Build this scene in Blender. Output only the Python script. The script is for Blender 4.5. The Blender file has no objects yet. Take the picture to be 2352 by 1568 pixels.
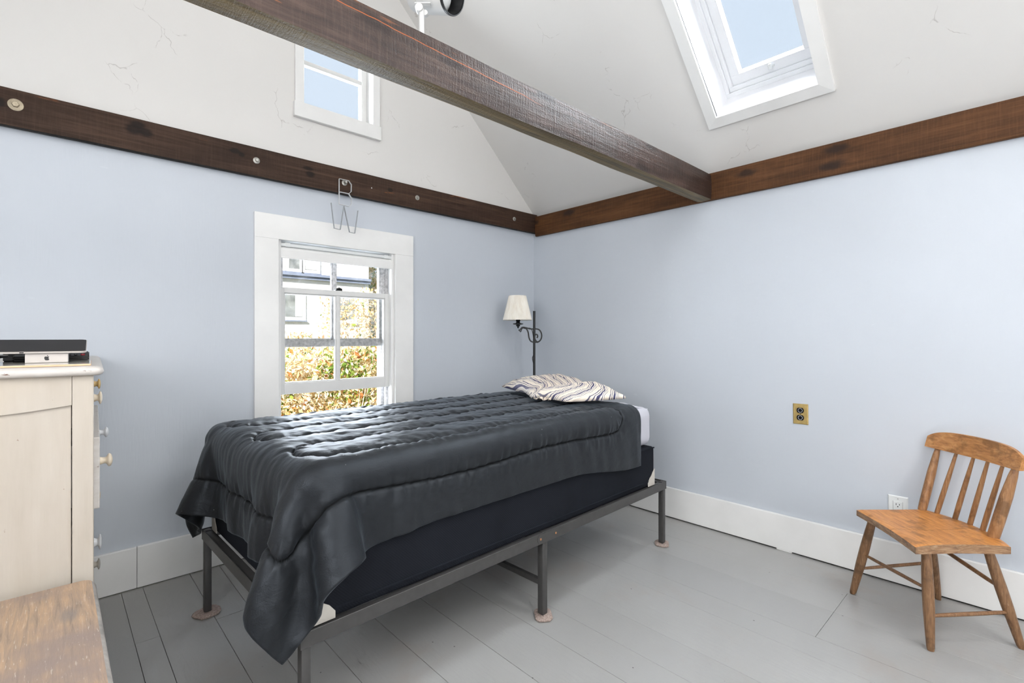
import bpy, bmesh, math, random
import numpy as np
from math import sin, cos, pi, radians, sqrt, hypot
from mathutils import Vector, Matrix, noise

SC = bpy.context.scene
COL = SC.collection
rnd = random.Random(7)

# ------------------------------------------------------------------ camera
cam_data = bpy.data.cameras.new('camera')
cam_data.sensor_width = 36.0
cam_data.lens = 17.317
cam_data.shift_y = -0.0048
cam_data.clip_start = 0.02
cam = bpy.data.objects.new('camera', cam_data)
cam.location = (-2.8829, -2.8274, 1.15)
cam.rotation_euler = (pi / 2, 0, radians(46.98 - 90))
COL.objects.link(cam)
SC.camera = cam
FWD = Vector((0.68225, 0.73111, 0))
RGT = Vector((0.73112, -0.68225, 0))

# ------------------------------------------------------------------ view
SC.view_settings.view_transform = 'Standard'
SC.view_settings.look = 'None'
SC.view_settings.gamma = 1.0
SC.view_settings.exposure = 0.0
SC.view_settings.use_curve_mapping = False
SC.cycles.use_denoising = True
SC.cycles.use_adaptive_sampling = True
SC.cycles.adaptive_threshold = 0.12
SC.cycles.adaptive_min_samples = 14
SC.cycles.max_bounces = 6
SC.cycles.diffuse_bounces = 5
SC.cycles.glossy_bounces = 3
SC.cycles.transparent_max_bounces = 12
SC.cycles.caustics_reflective = False
SC.cycles.caustics_refractive = False
SC.cycles.sample_clamp_indirect = 4.0

# ------------------------------------------------------------------ sky
world = bpy.data.worlds.new('world')
SC.world = world
world.use_nodes = True
wn = world.node_tree
wn.nodes['Background'].inputs[0].default_value = (0.725, 0.838, 0.99, 1)
wn.nodes['Background'].inputs[1].default_value = 1.0

# ------------------------------------------------------------------ sun, daylight and fill
def sun_lamp(direction_to_sun, strength, color):
    d = bpy.data.lights.new('sun', 'SUN')
    d.energy = strength; d.color = color; d.angle = radians(0.6)
    o = bpy.data.objects.new('sun', d)
    o.rotation_euler = Vector(direction_to_sun).to_track_quat('Z', 'Y').to_euler()
    o.location = (-6, -8, 12)
    COL.objects.link(o)
sun_lamp((-0.62, -0.52, 0.59), 14.0, (1.0, 0.96, 0.89))

def area_lamp(name, loc, aim, sx, sy, watts, color):
    d = bpy.data.lights.new(name, 'AREA')
    d.shape = 'RECTANGLE'; d.size = sx; d.size_y = sy; d.energy = watts; d.color = color
    o = bpy.data.objects.new(name, d)
    o.location = loc
    o.rotation_euler = (Vector(loc) - Vector(aim)).to_track_quat('Z', 'Y').to_euler()
    COL.objects.link(o)
# added fill lamps inside the closed room
area_lamp('rear_fill', (-2.4, -5.05, 1.75), (-1.2, 0, 1.5), 2.6, 1.7, 16, (1.0, 0.985, 0.96))
area_lamp('rear_low_fill', (-2.40, -5.1, 1.25), (-2.45, 0, 0.7), 1.1, 1.7, 34, (1.0, 0.985, 0.96))
area_lamp('rear_high_fill', (-2.2, -5.0, 3.2), (-1.6, -1.5, 0.0), 1.6, 0.9, 18, (1.0, 0.985, 0.96))
area_lamp('west_fill', (-4.3, -3.4, 1.7), (0, -1.9, 1.2), 1.8, 1.5, 10, (1.0, 0.985, 0.97))
area_lamp('west_far_fill', (-4.33, -2.4, 1.62), (0, -2.4, 1.62), 1.6, 0.8, 38, (1.0, 0.985, 0.97))
area_lamp('west_slope_fill', (-3.62, -2.7, 2.72), (-2.93, -2.6, 2.0), 1.3, 1.8, 18, (0.97, 0.985, 1.0))
area_lamp('ridge_fill', (-2.2, -3.6, 3.9), (-2.2, -3.5, 0.0), 1.0, 1.8, 33, (1.0, 0.99, 0.97))
area_lamp('east_slope_fill', (-0.80, -3.5, 2.68), (-1.49, -3.5, 1.96), 0.6, 1.0, 30, (0.98, 0.99, 1.0))  # unseen fill lamp, added to brighten the floor and wall by the dresser
# daylight at the three openings in view
area_lamp('bedside_window_daylight', (-1.63, 0.50, 1.02), (-1.75, -1.4, 0.50), 0.90, 1.20, 60, (0.80, 0.88, 1.0))
area_lamp('gable_window_daylight', (-1.64, 0.35, 2.72), (-1.64, -1.6, 2.0), 0.5, 0.5, 34, (0.86, 0.93, 1.0))
area_lamp('skylight_daylight', (-0.15, -1.87, 3.05), (-1.2, -1.87, 1.9), 0.55, 0.8, 58, (0.86, 0.93, 1.0))

# ------------------------------------------------------------------ mesh helpers
def new_obj(name, me, parent=None, kind=None, **props):
    o = bpy.data.objects.new(name, me)
    COL.objects.link(o)
    if parent is not None: o.parent = parent
    if kind: o['kind'] = kind
    for k, v in props.items(): o[k] = v
    return o

def finish(name, bm, mat=None, parent=None, smooth=False, kind=None, angle=40, **props):
    bmesh.ops.recalc_face_normals(bm, faces=bm.faces)
    me = bpy.data.meshes.new(name)
    bm.to_mesh(me); bm.free()
    if mat is not None:
        for m in (mat if isinstance(mat, (list, tuple)) else [mat]): me.materials.append(m)
    if smooth:
        me.shade_smooth()
        try: me.set_sharp_from_angle(angle=radians(angle))
        except Exception: pass
    return new_obj(name, me, parent, kind, **props)

def thing(name, label, category, loc=(0, 0, 0), rz=0.0, group=None):
    o = bpy.data.objects.new(name, None)
    o.empty_display_size = 0.05
    COL.objects.link(o)
    o.location = loc; o.rotation_euler = (0, 0, rz)
    tag(o, label, category, group)
    return o

def tag(o, label, category, group=None):
    o['label'] = label; o['category'] = category
    if group: o['group'] = group
    return o

def box(bm, x0, x1, y0, y1, z0, z1, bevel=0.0, seg=2, mi=0, M=None):
    vs = [bm.verts.new((x, y, z)) for x in (x0, x1) for y in (y0, y1) for z in (z0, z1)]
    fs = [(0, 1, 3, 2), (4, 6, 7, 5), (0, 4, 5, 1), (2, 3, 7, 6), (0, 2, 6, 4), (1, 5, 7, 3)]
    faces = [bm.faces.new([vs[i] for i in f]) for f in fs]
    for f in faces: f.material_index = mi
    if bevel > 0:
        ed = list({e for f in faces for e in f.edges})
        r = bmesh.ops.bevel(bm, geom=ed, offset=bevel, segments=seg, profile=0.5, affect='EDGES')
        vs = list({v for f in r['faces'] for v in f.verts} | {v for v in vs if v.is_valid})
        for f in r['faces']: f.material_index = mi
    if M is not None:
        bmesh.ops.transform(bm, matrix=M, verts=[v for v in vs if v.is_valid])
    return vs

def BX(*a, **k):
    bm = bmesh.new(); box(bm, *a, **k); return bm

def tube(bm, pts, rad, n=10, caps=True, mi=0):
    pts = [Vector(p) for p in pts]
    if not hasattr(rad, '__len__'): rad = [rad] * len(pts)
    rings = []
    up = None
    for i, p in enumerate(pts):
        t = (pts[min(i + 1, len(pts) - 1)] - pts[max(i - 1, 0)]).normalized()
        if up is None:
            a = Vector((0, 0, 1)) if abs(t.z) < 0.9 else Vector((1, 0, 0))
            up = (a - t * a.dot(t)).normalized()
        else:
            up = (up - t * up.dot(t)).normalized()
        s = t.cross(up)
        rings.append([bm.verts.new(p + (up * cos(2 * pi * k / n) + s * sin(2 * pi * k / n)) * rad[i]) for k in range(n)])
    for a, b in zip(rings, rings[1:]):
        for k in range(n):
            f = bm.faces.new([a[k], a[(k + 1) % n], b[(k + 1) % n], b[k]]); f.material_index = mi
    if caps:
        bm.faces.new(rings[0][::-1]).material_index = mi
        bm.faces.new(rings[-1]).material_index = mi
    return rings

def ribbon(bm, pts, half_w, thick, wdir):
    """flat strap along pts; width along wdir, thickness across it"""
    pts = [Vector(p) for p in pts]; w = Vector(wdir).normalized()
    rings = []
    for i, p in enumerate(pts):
        t = (pts[min(i + 1, len(pts) - 1)] - pts[max(i - 1, 0)]).normalized()
        nrm = t.cross(w).normalized()
        rings.append([bm.verts.new(p + w * a * half_w + nrm * b * thick / 2) for a, b in ((-1, -1), (1, -1), (1, 1), (-1, 1))])
    for a, b in zip(rings, rings[1:]):
        for k in range(4): bm.faces.new([a[k], a[(k + 1) % 4], b[(k + 1) % 4], b[k]])
    bm.faces.new(rings[0][::-1]); bm.faces.new(rings[-1])

def lathe(bm, prof, n=20, M=None, mi=0):
    """prof: list of (r, z)"""
    rings = []
    for r, z in prof:
        if r < 1e-6: rings.append([bm.verts.new((0, 0, z))])
        else: rings.append([bm.verts.new((r * cos(2 * pi * k / n), r * sin(2 * pi * k / n), z)) for k in range(n)])
    for a, b in zip(rings, rings[1:]):
        for k in range(n):
            k2 = (k + 1) % n
            if len(a) == 1 and len(b) == 1: continue
            if len(a) == 1: f = bm.faces.new([a[0], b[k2], b[k]])
            elif len(b) == 1: f = bm.faces.new([a[k], a[k2], b[0]])
            else: f = bm.faces.new([a[k], a[k2], b[k2], b[k]])
            f.material_index = mi
    if M is not None:
        bmesh.ops.transform(bm, matrix=M, verts=[v for r in rings for v in r])

def prism(bm, poly, axis, d0, d1, mi=0):
    """extrude a 2D polygon along 'x','y' or 'z'"""
    def P(a, b, d):
        return (d, a, b) if axis == 'x' else (a, d, b) if axis == 'y' else (a, b, d)
    A = [bm.verts.new(P(a, b, d0)) for a, b in poly]
    Bv = [bm.verts.new(P(a, b, d1)) for a, b in poly]
    n = len(poly)
    fs = [bm.faces.new(A[::-1]), bm.faces.new(Bv)]
    for i in range(n): fs.append(bm.faces.new([A[i], A[(i + 1) % n], Bv[(i + 1) % n], Bv[i]]))
    for f in fs: f.material_index = mi
    return A + Bv

def rod(p, q, r, r2=None, n=10):
    bm = bmesh.new(); tube(bm, [p, q], [r, r2 if r2 else r], n); return bm

# ------------------------------------------------------------------ material helpers
class NT:
    def __init__(s, name):
        s.m = bpy.data.materials.new(name); s.m.use_nodes = True
        s.t = s.m.node_tree; s.b = s.t.nodes['Principled BSDF']
    def n(s, typ, **kw):
        nd = s.t.nodes.new(typ)
        for k, v in kw.items():
            if k.startswith('i_'):
                key = k[2:]
                key = int(key) if key.isdigit() else key.replace('_', ' ')
                nd.inputs[key].default_value = v
            else: setattr(nd, k, v)
        return nd
    def l(s, a, b): s.t.links.new(a, b)
    def coords(s, scale=(1, 1, 1), rot=(0, 0, 0), kind='Object'):
        tc = s.n('ShaderNodeTexCoord'); mp = s.n('ShaderNodeMapping')
        mp.inputs['Scale'].default_value = scale; mp.inputs['Rotation'].default_value = rot
        s.l(tc.outputs[kind], mp.inputs['Vector']); return mp.outputs['Vector']
    def noise(s, vec, scale, detail=3, rough=0.5, dist=0.0):
        nd = s.n('ShaderNodeTexNoise'); nd.inputs['Scale'].default_value = scale
        nd.inputs['Detail'].default_value = detail; nd.inputs['Roughness'].default_value = rough
        nd.inputs['Distortion'].default_value = dist
        if vec is not None: s.l(vec, nd.inputs['Vector'])
        return nd.outputs['Fac']
    def ramp(s, fac, stops, interp='LINEAR'):
        nd = s.n('ShaderNodeValToRGB'); cr = nd.color_ramp; cr.interpolation = interp
        while len(cr.elements) < len(stops): cr.elements.new(0.5)
        for e, (p, c) in zip(cr.elements, stops):
            e.position = p; e.color = c if len(c) == 4 else (*c, 1)
        s.l(fac, nd.inputs['Fac']); return nd.outputs['Color']
    def mask(s, fac, lo, hi):
        nd = s.n('ShaderNodeMapRange'); nd.interpolation_type = 'SMOOTHSTEP'
        nd.inputs['From Min'].default_value = lo; nd.inputs['From Max'].default_value = hi
        s.l(fac, nd.inputs['Value']); return nd.outputs['Result']
    def math(s, op, a, b=None):
        nd = s.n('ShaderNodeMath', operation=op)
        for i, v in enumerate((a, b)):
            if v is None: continue
            if isinstance(v, (int, float)): nd.inputs[i].default_value = v
            else: s.l(v, nd.inputs[i])
        return nd.outputs[0]
    def mix(s, fac, a, b, mode='MIX'):
        nd = s.n('ShaderNodeMix', data_type='RGBA', blend_type=mode)
        for idx, v in ((0, fac), (6, a), (7, b)):
            if isinstance(v, (int, float)): nd.inputs[idx].default_value = v
            elif isinstance(v, (tuple, list)): nd.inputs[idx].default_value = v if len(v) == 4 else (*v, 1)
            else: s.l(v, nd.inputs[idx])
        return nd.outputs[2]
    def bump(s, h, strength=0.3, dist=0.01):
        nd = s.n('ShaderNodeBump'); nd.inputs['Strength'].default_value = strength
        nd.inputs['Distance'].default_value = dist
        s.l(h, nd.inputs['Height']); s.l(nd.outputs['Normal'], s.b.inputs['Normal']); return nd
    def set(s, color=None, rough=None, metal=None, spec=None, **kw):
        for key, v in (('Base Color', color), ('Roughness', rough), ('Metallic', metal), ('Specular IOR Level', spec)):
            if v is None: continue
            if isinstance(v, (int, float)): s.b.inputs[key].default_value = v
            elif isinstance(v, (tuple, list)): s.b.inputs[key].default_value = v if len(v) == 4 else (*v, 1)
            else: s.l(v, s.b.inputs[key])
        for k, v in kw.items():
            key = k.replace('_', ' ')
            if isinstance(v, (int, float, tuple)): s.b.inputs[key].default_value = v
            else: s.l(v, s.b.inputs[key])
        return s.m

def plain(name, color, rough=0.5, metal=0.0, var=0.06, scale=30, bump=0.0, spec=None):
    k = NT(name)
    v = k.coords()
    f = k.noise(v, scale, 4)
    c = k.ramp(f, [(0.3, tuple(x * (1 - var) for x in color)), (0.7, tuple(min(1, x * (1 + var)) for x in color))])
    if bump: k.bump(f, bump, 0.003)
    return k.set(c, rough, metal, spec)

def wall_paint(name, color, scuff):
    k = NT(name)
    v = k.coords()
    big = k.noise(v, 1.3, 1)
    c = k.ramp(big, [(0.3, tuple(x * 0.97 for x in color)), (0.7, tuple(min(1, x * 1.03) for x in color))])
    sc = k.mask(k.noise(k.coords((3, 3, 14)), 4.0, 3, 0.6, 0.6), 0.70, 0.78)
    c = k.mix(k.math('MULTIPLY', sc, 0.25), c, scuff)
    vs = k.coords((60, 60, 6))
    h = k.math('ADD', k.math('MULTIPLY', k.noise(vs, 2.0, 1), 0.5), k.noise(v, 14, 2))
    k.bump(h, 0.10, 0.01)
    return k.set(c, 0.55)

def plaster(name, color):
    k = NT(name)
    v = k.coords()
    c = k.ramp(k.noise(v, 1.1, 2), [(0.3, tuple(x * 0.97 for x in color)), (0.7, color)])
    # trowel marks: short broken arcs
    w = k.n('ShaderNodeTexVoronoi', feature='DISTANCE_TO_EDGE'); w.inputs['Scale'].default_value = 4.2
    nv = k.n('ShaderNodeTexNoise'); nv.inputs['Scale'].default_value = 5.0; nv.inputs['Detail'].default_value = 4
    k.l(v, nv.inputs['Vector'])
    va = k.n('ShaderNodeVectorMath', operation='MULTIPLY_ADD'); va.inputs[1].default_value = (0.30, 0.30, 0.30)
    k.l(nv.outputs['Color'], va.inputs[0]); k.l(v, va.inputs[2]); k.l(va.outputs[0], w.inputs['Vector'])
    line = k.math('SUBTRACT', 1.0, k.mask(w.outputs['Distance'], 0.002, 0.013))
    gate = k.mask(k.noise(v, 3.3, 1), 0.585, 0.64)
    gate2 = k.mask(k.noise(v, 26, 2), 0.40, 0.54)
    mk = k.math('MULTIPLY', k.math('MULTIPLY', line, gate), gate2)
    c = k.mix(k.math('MULTIPLY', mk, 0.42), c, (0.30, 0.27, 0.25))
    h = k.math('MULTIPLY', k.noise(v, 9, 3, 0.6), 0.7)
    k.bump(h, 0.16, 0.01)
    return k.set(c, 0.7)

def rough_timber(name, dark, mid, light, axis, seed=0.0, under=None, streak=0.5, rough=0.6, knots=True, saw=1.0, spec=0.22, crack=None, spots=()):
    """old stained timber; axis = 0 when it runs along x, 1 along y"""
    k = NT(name)
    lo, hi = 1.0, 22.0
    sc = [hi, hi, hi]; sc[axis] = lo
    tc = k.n('ShaderNodeTexCoord')
    off = k.n('ShaderNodeVectorMath', operation='ADD'); off.inputs[1].default_value = (seed, seed * 0.7, seed * 0.3)
    k.l(tc.outputs['Object'], off.inputs[0])
    P = off.outputs[0]
    def mp(s3):
        m = k.n('ShaderNodeMapping'); m.inputs['Scale'].default_value = s3; k.l(P, m.inputs['Vector']); return m.outputs['Vector']
    grain = k.noise(mp(sc), 2.2, 6, 0.65, 0.8)
    c = k.ramp(grain, [(0.25, dark), (0.5, mid), (0.78, light)])
    patch = k.noise(mp((1.5, 1.5, 4)), 2.0, 4, 0.6)
    c = k.mix(k.mask(patch, 0.35, 0.7), c, k.mix(0.6, c, dark), 'MIX')
    sc2 = [9, 9, 9]; sc2[axis] = 0.8
    st = k.mask(k.noise(mp(sc2), 3.4, 5, 0.6, 0.4), 0.66, 0.74)
    c = k.mix(k.math('MULTIPLY', st, streak), c, (0.36, 0.12, 0.035))
    # saw marks across the face
    sw = [4, 4, 4]; sw[axis] = 85
    if axis == 0: rot = (0, 0.30, 0)
    else: rot = (0.30, 0, 0)
    m = k.n('ShaderNodeMapping'); m.inputs['Scale'].default_value = sw; m.inputs['Rotation'].default_value = rot
    k.l(P, m.inputs['Vector'])
    sawn = k.noise(m.outputs['Vector'], 1.6, 3, 0.7)
    c = k.mix(k.math('MULTIPLY', k.mask(sawn, 0.45, 0.72), 0.28 * saw), c, light)
    if knots:
        vo = k.n('ShaderNodeTexVoronoi', voronoi_dimensions='2D'); vo.inputs['Scale'].default_value = 1.0
        sx = k.n('ShaderNodeSeparateXYZ'); k.l(P, sx.inputs[0]); cx = k.n('ShaderNodeCombineXYZ')
        k.l(k.math('MULTIPLY', sx.outputs[axis], 2.2), cx.inputs[0]); k.l(k.math('MULTIPLY', sx.outputs[2], 6.0), cx.inputs[1])
        k.l(cx.outputs[0], vo.inputs['Vector'])
        dd = k.math('ADD', vo.outputs['Distance'], k.math('MULTIPLY', k.noise(mp((20, 20, 20)), 1.5, 3), 0.14))
        kn = k.math('SUBTRACT', 1.0, k.mask(dd, 0.12, 0.25))
        c = k.mix(k.math('MULTIPLY', kn, 0.85), c, (0.018, 0.010, 0.008))
    for (kx, kz, rx, rz) in spots:
        sx = k.n('ShaderNodeSeparateXYZ'); k.l(tc.outputs['Object'], sx.inputs[0])
        dx = k.math('MULTIPLY', k.math('SUBTRACT', sx.outputs[axis], kx), 1 / rx); dz = k.math('MULTIPLY', k.math('SUBTRACT', sx.outputs[2], kz), 1 / rz)
        d2 = k.math('SQRT', k.math('ADD', k.math('MULTIPLY', dx, dx), k.math('MULTIPLY', dz, dz)))
        d2 = k.math('ADD', d2, k.math('MULTIPLY', k.math('SUBTRACT', grain, 0.5), 1.1))
        c = k.mix(k.math('MULTIPLY', k.math('SUBTRACT', 1.0, k.mask(d2, 0.55, 1.25)), 0.88), c, (0.013, 0.008, 0.007))
    if crack is not None:
        sx = k.n('ShaderNodeSeparateXYZ'); k.l(tc.outputs['Object'], sx.inputs[0])
        xa, za, xb, zb = crack
        line = k.math('ADD', k.math('MULTIPLY', sx.outputs[axis], (zb - za) / (xb - xa)), za - xa * (zb - za) / (xb - xa))
        wob = k.math('MULTIPLY', k.math('SUBTRACT', k.noise(mp((3, 3, 3)), 2.0, 3), 0.5), 0.022)
        d = k.math('ABSOLUTE', k.math('SUBTRACT', k.math('SUBTRACT', sx.outputs[2], line), wob))
        cm = k.math('SUBTRACT', 1.0, k.mask(d, 0.0005, 0.0022))
        cm = k.math('MULTIPLY', cm, k.math('MULTIPLY', k.mask(sx.outputs[axis], xa - 0.1, xa + 0.05), k.math('SUBTRACT', 1.0, k.mask(sx.outputs[axis], xb - 0.1, xb + 0.1))))
        c = k.mix(cm, c, (0.34, 0.085, 0.018))
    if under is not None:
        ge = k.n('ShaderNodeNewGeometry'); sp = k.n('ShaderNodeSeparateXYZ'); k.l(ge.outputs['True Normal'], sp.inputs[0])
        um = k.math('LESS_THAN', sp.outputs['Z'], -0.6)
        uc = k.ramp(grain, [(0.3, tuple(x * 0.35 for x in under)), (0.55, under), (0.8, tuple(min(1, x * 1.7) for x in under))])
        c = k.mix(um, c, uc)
    fine = k.noise(mp((40, 40, 40)), 4, 4)
    h = k.math('ADD', k.math('ADD', k.math('MULTIPLY', sawn, 0.6 * saw), k.math('MULTIPLY', grain, 0.8)), k.math('MULTIPLY', fine, 0.5))
    k.bump(h, 0.55, 0.006)
    return k.set(c, rough, 0.0, spec)

def glass(name, tint=(0.985, 0.99, 0.985), haze=0.0):
    k = NT(name)
    t = k.t; t.nodes.remove(k.b)
    out = [n for n in t.nodes if n.type == 'OUTPUT_MATERIAL'][0]
    tr = k.n('ShaderNodeBsdfTransparent'); tr.inputs[0].default_value = (*tint, 1)
    gl = k.n('ShaderNodeBsdfGlossy'); gl.inputs['Roughness'].default_value = 0.03
    fr = k.n('ShaderNodeFresnel'); fr.inputs[0].default_value = 1.3
    b = k.n('ShaderNodeBump'); b.inputs['Strength'].default_value = 0.05; b.inputs['Distance'].default_value = 0.02
    k.l(k.noise(k.coords((6, 6, 3)), 1.6, 2), b.inputs['Height']); k.l(b.outputs[0], gl.inputs['Normal'])
    mx = k.n('ShaderNodeMixShader'); k.l(fr.outputs[0], mx.inputs[0]); k.l(tr.outputs[0], mx.inputs[1]); k.l(gl.outputs[0], mx.inputs[2])
    last = mx.outputs[0]
    if haze:
        df = k.n('ShaderNodeBsdfDiffuse'); df.inputs[0].default_value = (0.8, 0.82, 0.84, 1)
        m2 = k.n('ShaderNodeMixShader')
        f = k.math('MULTIPLY', k.mask(k.noise(k.coords(), 9, 5, 0.6), 0.42, 0.75), haze)
        k.l(f, m2.inputs[0]); k.l(last, m2.inputs[1]); k.l(df.outputs[0], m2.inputs[2]); last = m2.outputs[0]
    k.l(last, out.inputs['Surface'])
    return k.m

# ------------------------------------------------------------------ materials
M = {}
M['blue'] = wall_paint('blue_wall_paint', (0.525, 0.562, 0.615), (0.66, 0.70, 0.74))
M['plaster'] = plaster('white_plaster', (0.715, 0.703, 0.684))
M['trim'] = plain('white_trim_paint', (0.79, 0.79, 0.78), 0.38, var=0.025, scale=8, bump=0.05)
M['trim_cool'] = plain('white_skylight_paint', (0.86, 0.86, 0.875), 0.35, var=0.01, scale=6)
M['old_trim'] = plain('weathered_trim_paint', (0.46, 0.45, 0.45), 0.6, var=0.35, scale=60, bump=0.3)
M['sash'] = plain('sash_paint', (0.70, 0.70, 0.69), 0.4, var=0.03, scale=12, bump=0.05)
M['dark_gap'] = plain('dark_gap', (0.015, 0.013, 0.011), 0.9)
M['glass'] = glass('window_glass')
M['glass_hazy'] = glass('hazy_window_glass', haze=0.22)
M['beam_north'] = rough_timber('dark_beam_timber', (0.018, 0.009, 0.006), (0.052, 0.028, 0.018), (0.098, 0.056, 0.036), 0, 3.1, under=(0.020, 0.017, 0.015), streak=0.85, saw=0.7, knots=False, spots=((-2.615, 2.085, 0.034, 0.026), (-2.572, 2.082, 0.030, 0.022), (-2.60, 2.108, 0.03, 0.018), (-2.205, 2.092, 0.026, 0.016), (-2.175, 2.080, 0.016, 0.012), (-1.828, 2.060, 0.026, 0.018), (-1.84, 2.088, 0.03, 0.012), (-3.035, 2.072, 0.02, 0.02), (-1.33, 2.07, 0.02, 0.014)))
M['beam_east'] = rough_timber('amber_beam_timber', (0.040, 0.016, 0.006), (0.095, 0.039, 0.014), (0.155, 0.070, 0.028), 1, 9.4, streak=0.25)
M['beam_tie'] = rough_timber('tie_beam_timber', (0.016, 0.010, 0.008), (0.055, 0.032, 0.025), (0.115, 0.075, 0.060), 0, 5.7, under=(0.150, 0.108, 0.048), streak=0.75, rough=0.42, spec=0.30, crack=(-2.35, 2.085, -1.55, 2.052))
M['zinc'] = plain('zinc_bolt', (0.42, 0.41, 0.38), 0.4, 0.7, var=0.15, scale=80)
M['aged_zinc'] = plain('aged_zinc_bolt', (0.40, 0.34, 0.25), 0.5, 0.5, var=0.2, scale=80)
M['black_metal'] = plain('black_bed_metal', (0.050, 0.048, 0.047), 0.42, 0.1, var=0.1, scale=40, spec=0.6)
M['iron'] = plain('black_lamp_iron', (0.014, 0.015, 0.017), 0.5, 0.2, var=0.15, scale=60)
M['copper'] = plain('copper_rivet', (0.55, 0.27, 0.14), 0.35, 0.8)
M['white_metal'] = plain('white_lamp_enamel', (0.60, 0.60, 0.59), 0.4, var=0.02)
M['wire'] = plain('white_wire', (0.62, 0.63, 0.64), 0.4, 0.1, var=0.05)
M['wire_grey'] = plain('grey_wire', (0.36, 0.38, 0.40), 0.4, 0.1, var=0.05)
M['white_plastic'] = plain('white_plastic', (0.74, 0.76, 0.76), 0.35, var=0.01)
M['beige_plastic'] = plain('beige_plastic', (0.52, 0.49, 0.44), 0.5, var=0.03)
M['black_plastic'] = plain('black_plastic', (0.012, 0.012, 0.013), 0.35, var=0.05)
M['black_gloss'] = plain('black_gloss', (0.012, 0.012, 0.014), 0.12, var=0.02)
k_ = NT('dark_screen'); M['screen'] = k_.set((0.022, 0.019, 0.019), 0.55, 0.0, 0.10)
M['red_rubber'] = plain('red_rubber', (0.45, 0.02, 0.03), 0.5)
M['grey_print'] = plain('grey_print', (0.45, 0.45, 0.46), 0.5)
M['silver'] = plain('silver_aluminium', (0.56, 0.52, 0.49), 0.38, 0.35, var=0.01)
M['brass'] = plain('aged_brass', (0.46, 0.33, 0.12), 0.45, 0.35, var=0.15, scale=50)
M['slot'] = plain('slot_dark', (0.01, 0.01, 0.01), 0.8)

def floor_paint():
    k = NT('grey_floor_paint')
    v = k.coords()
    base = k.ramp(k.noise(v, 1.7, 4, 0.55), [(0.3, (0.325, 0.323, 0.314)), (0.7, (0.360, 0.360, 0.354))])
    stain = k.mask(k.noise(v, 2.6, 5, 0.62, 0.4), 0.54, 0.72)
    base = k.mix(k.math('MULTIPLY', stain, 0.35), base, (0.33, 0.275, 0.235))
    wear = k.mask(k.noise(k.coords((70, 30, 30)), 2.5, 4, 0.7), 0.60, 0.70)
    gate = k.mask(k.noise(v, 2.1, 3), 0.46, 0.62)
    base = k.mix(k.math('MULTIPLY', k.math('MULTIPLY', wear, gate), 0.28), base, (0.19, 0.16, 0.13))
    vo = k.n('ShaderNodeTexVoronoi'); vo.inputs['Scale'].default_value = 17; k.l(v, vo.inputs['Vector'])
    sp = k.math('SUBTRACT', 1.0, k.mask(vo.outputs['Distance'], 0.035, 0.07))
    sg = k.mask(k.noise(v, 7.3, 2), 0.56, 0.6)
    base = k.mix(k.math('MULTIPLY', k.math('MULTIPLY', sp, sg), 0.8), base, (0.05, 0.04, 0.035))
    at = k.n('ShaderNodeObjectInfo')
    tone = k.math('ADD', 0.965, k.math('MULTIPLY', at.outputs['Random'], 0.07))
    hsv = k.n('ShaderNodeHueSaturation'); k.l(base, hsv.inputs['Color']); k.l(tone, hsv.inputs['Value'])
    h = k.math('ADD', k.math('MULTIPLY', k.noise(v, 120, 3), 0.35), k.noise(k.coords((28, 5, 5)), 3, 4))
    h = k.math('ADD', h, k.math('MULTIPLY', k.noise(v, 9, 3), 0.6))
    k.bump(h, 0.22, 0.004)
    return k.set(hsv.outputs['Color'], 0.30, 0.0, 0.6)
M['floor'] = floor_paint()

# ------------------------------------------------------------------ room: x -4.4..0, y -5.2..0
XW, YS, WT = -4.4, -5.2, 0.16
K, ZE = 0.952, 2.141                     # roof pitch and its height at the east wall
XR = XW / 2; ZR = ZE - K * XR            # ridge
def roof_z(x): return ZE - K * x if x > XR else ZE + K * (x - XW)

# floor: dark subfloor with painted planks
floor = finish('floor', BX(XW, 0.0, YS, 0.0, -0.08, -0.026), M['dark_gap'], kind='structure')
edges = [0.0, -0.28, -0.50, -0.745, -0.885, -1.16, -1.33, -1.488, -1.70, -1.92, -2.13, -2.27, -2.396, -2.58, -2.657,
         -2.86, -3.07, -3.27, -3.48, -3.70, -3.90, -4.12, XW]
joints = {1: [-2.24], 2: [-2.24], 3: [-3.9], 4: [-3.3], 5: [-4.1], 6: [-2.9], 7: [-3.6], 8: [-0.62, -4.2], 9: [-3.2],
          11: [-0.54, -3.6], 12: [-3.0], 13: [-0.52, -3.9], 14: [-2.7], 15: [-1.6]}
for i in range(len(edges) - 1):
    x1, x0 = edges[i], edges[i + 1]
    cuts = [0.0] + sorted(joints.get(i, [rnd.uniform(-4, -1.2)]), reverse=True) + [YS]
    for y1, y0 in zip(cuts, cuts[1:]):
        g = 0.0004 + 0.0007 * rnd.random()
        bm = BX(x0 + g, x1 - g, y0 + g, y1 - g, -0.026, -0.0008 * rnd.random() * 0.5, bevel=0.0006, seg=1)
        finish('plank', bm, M['floor'], floor)

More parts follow.
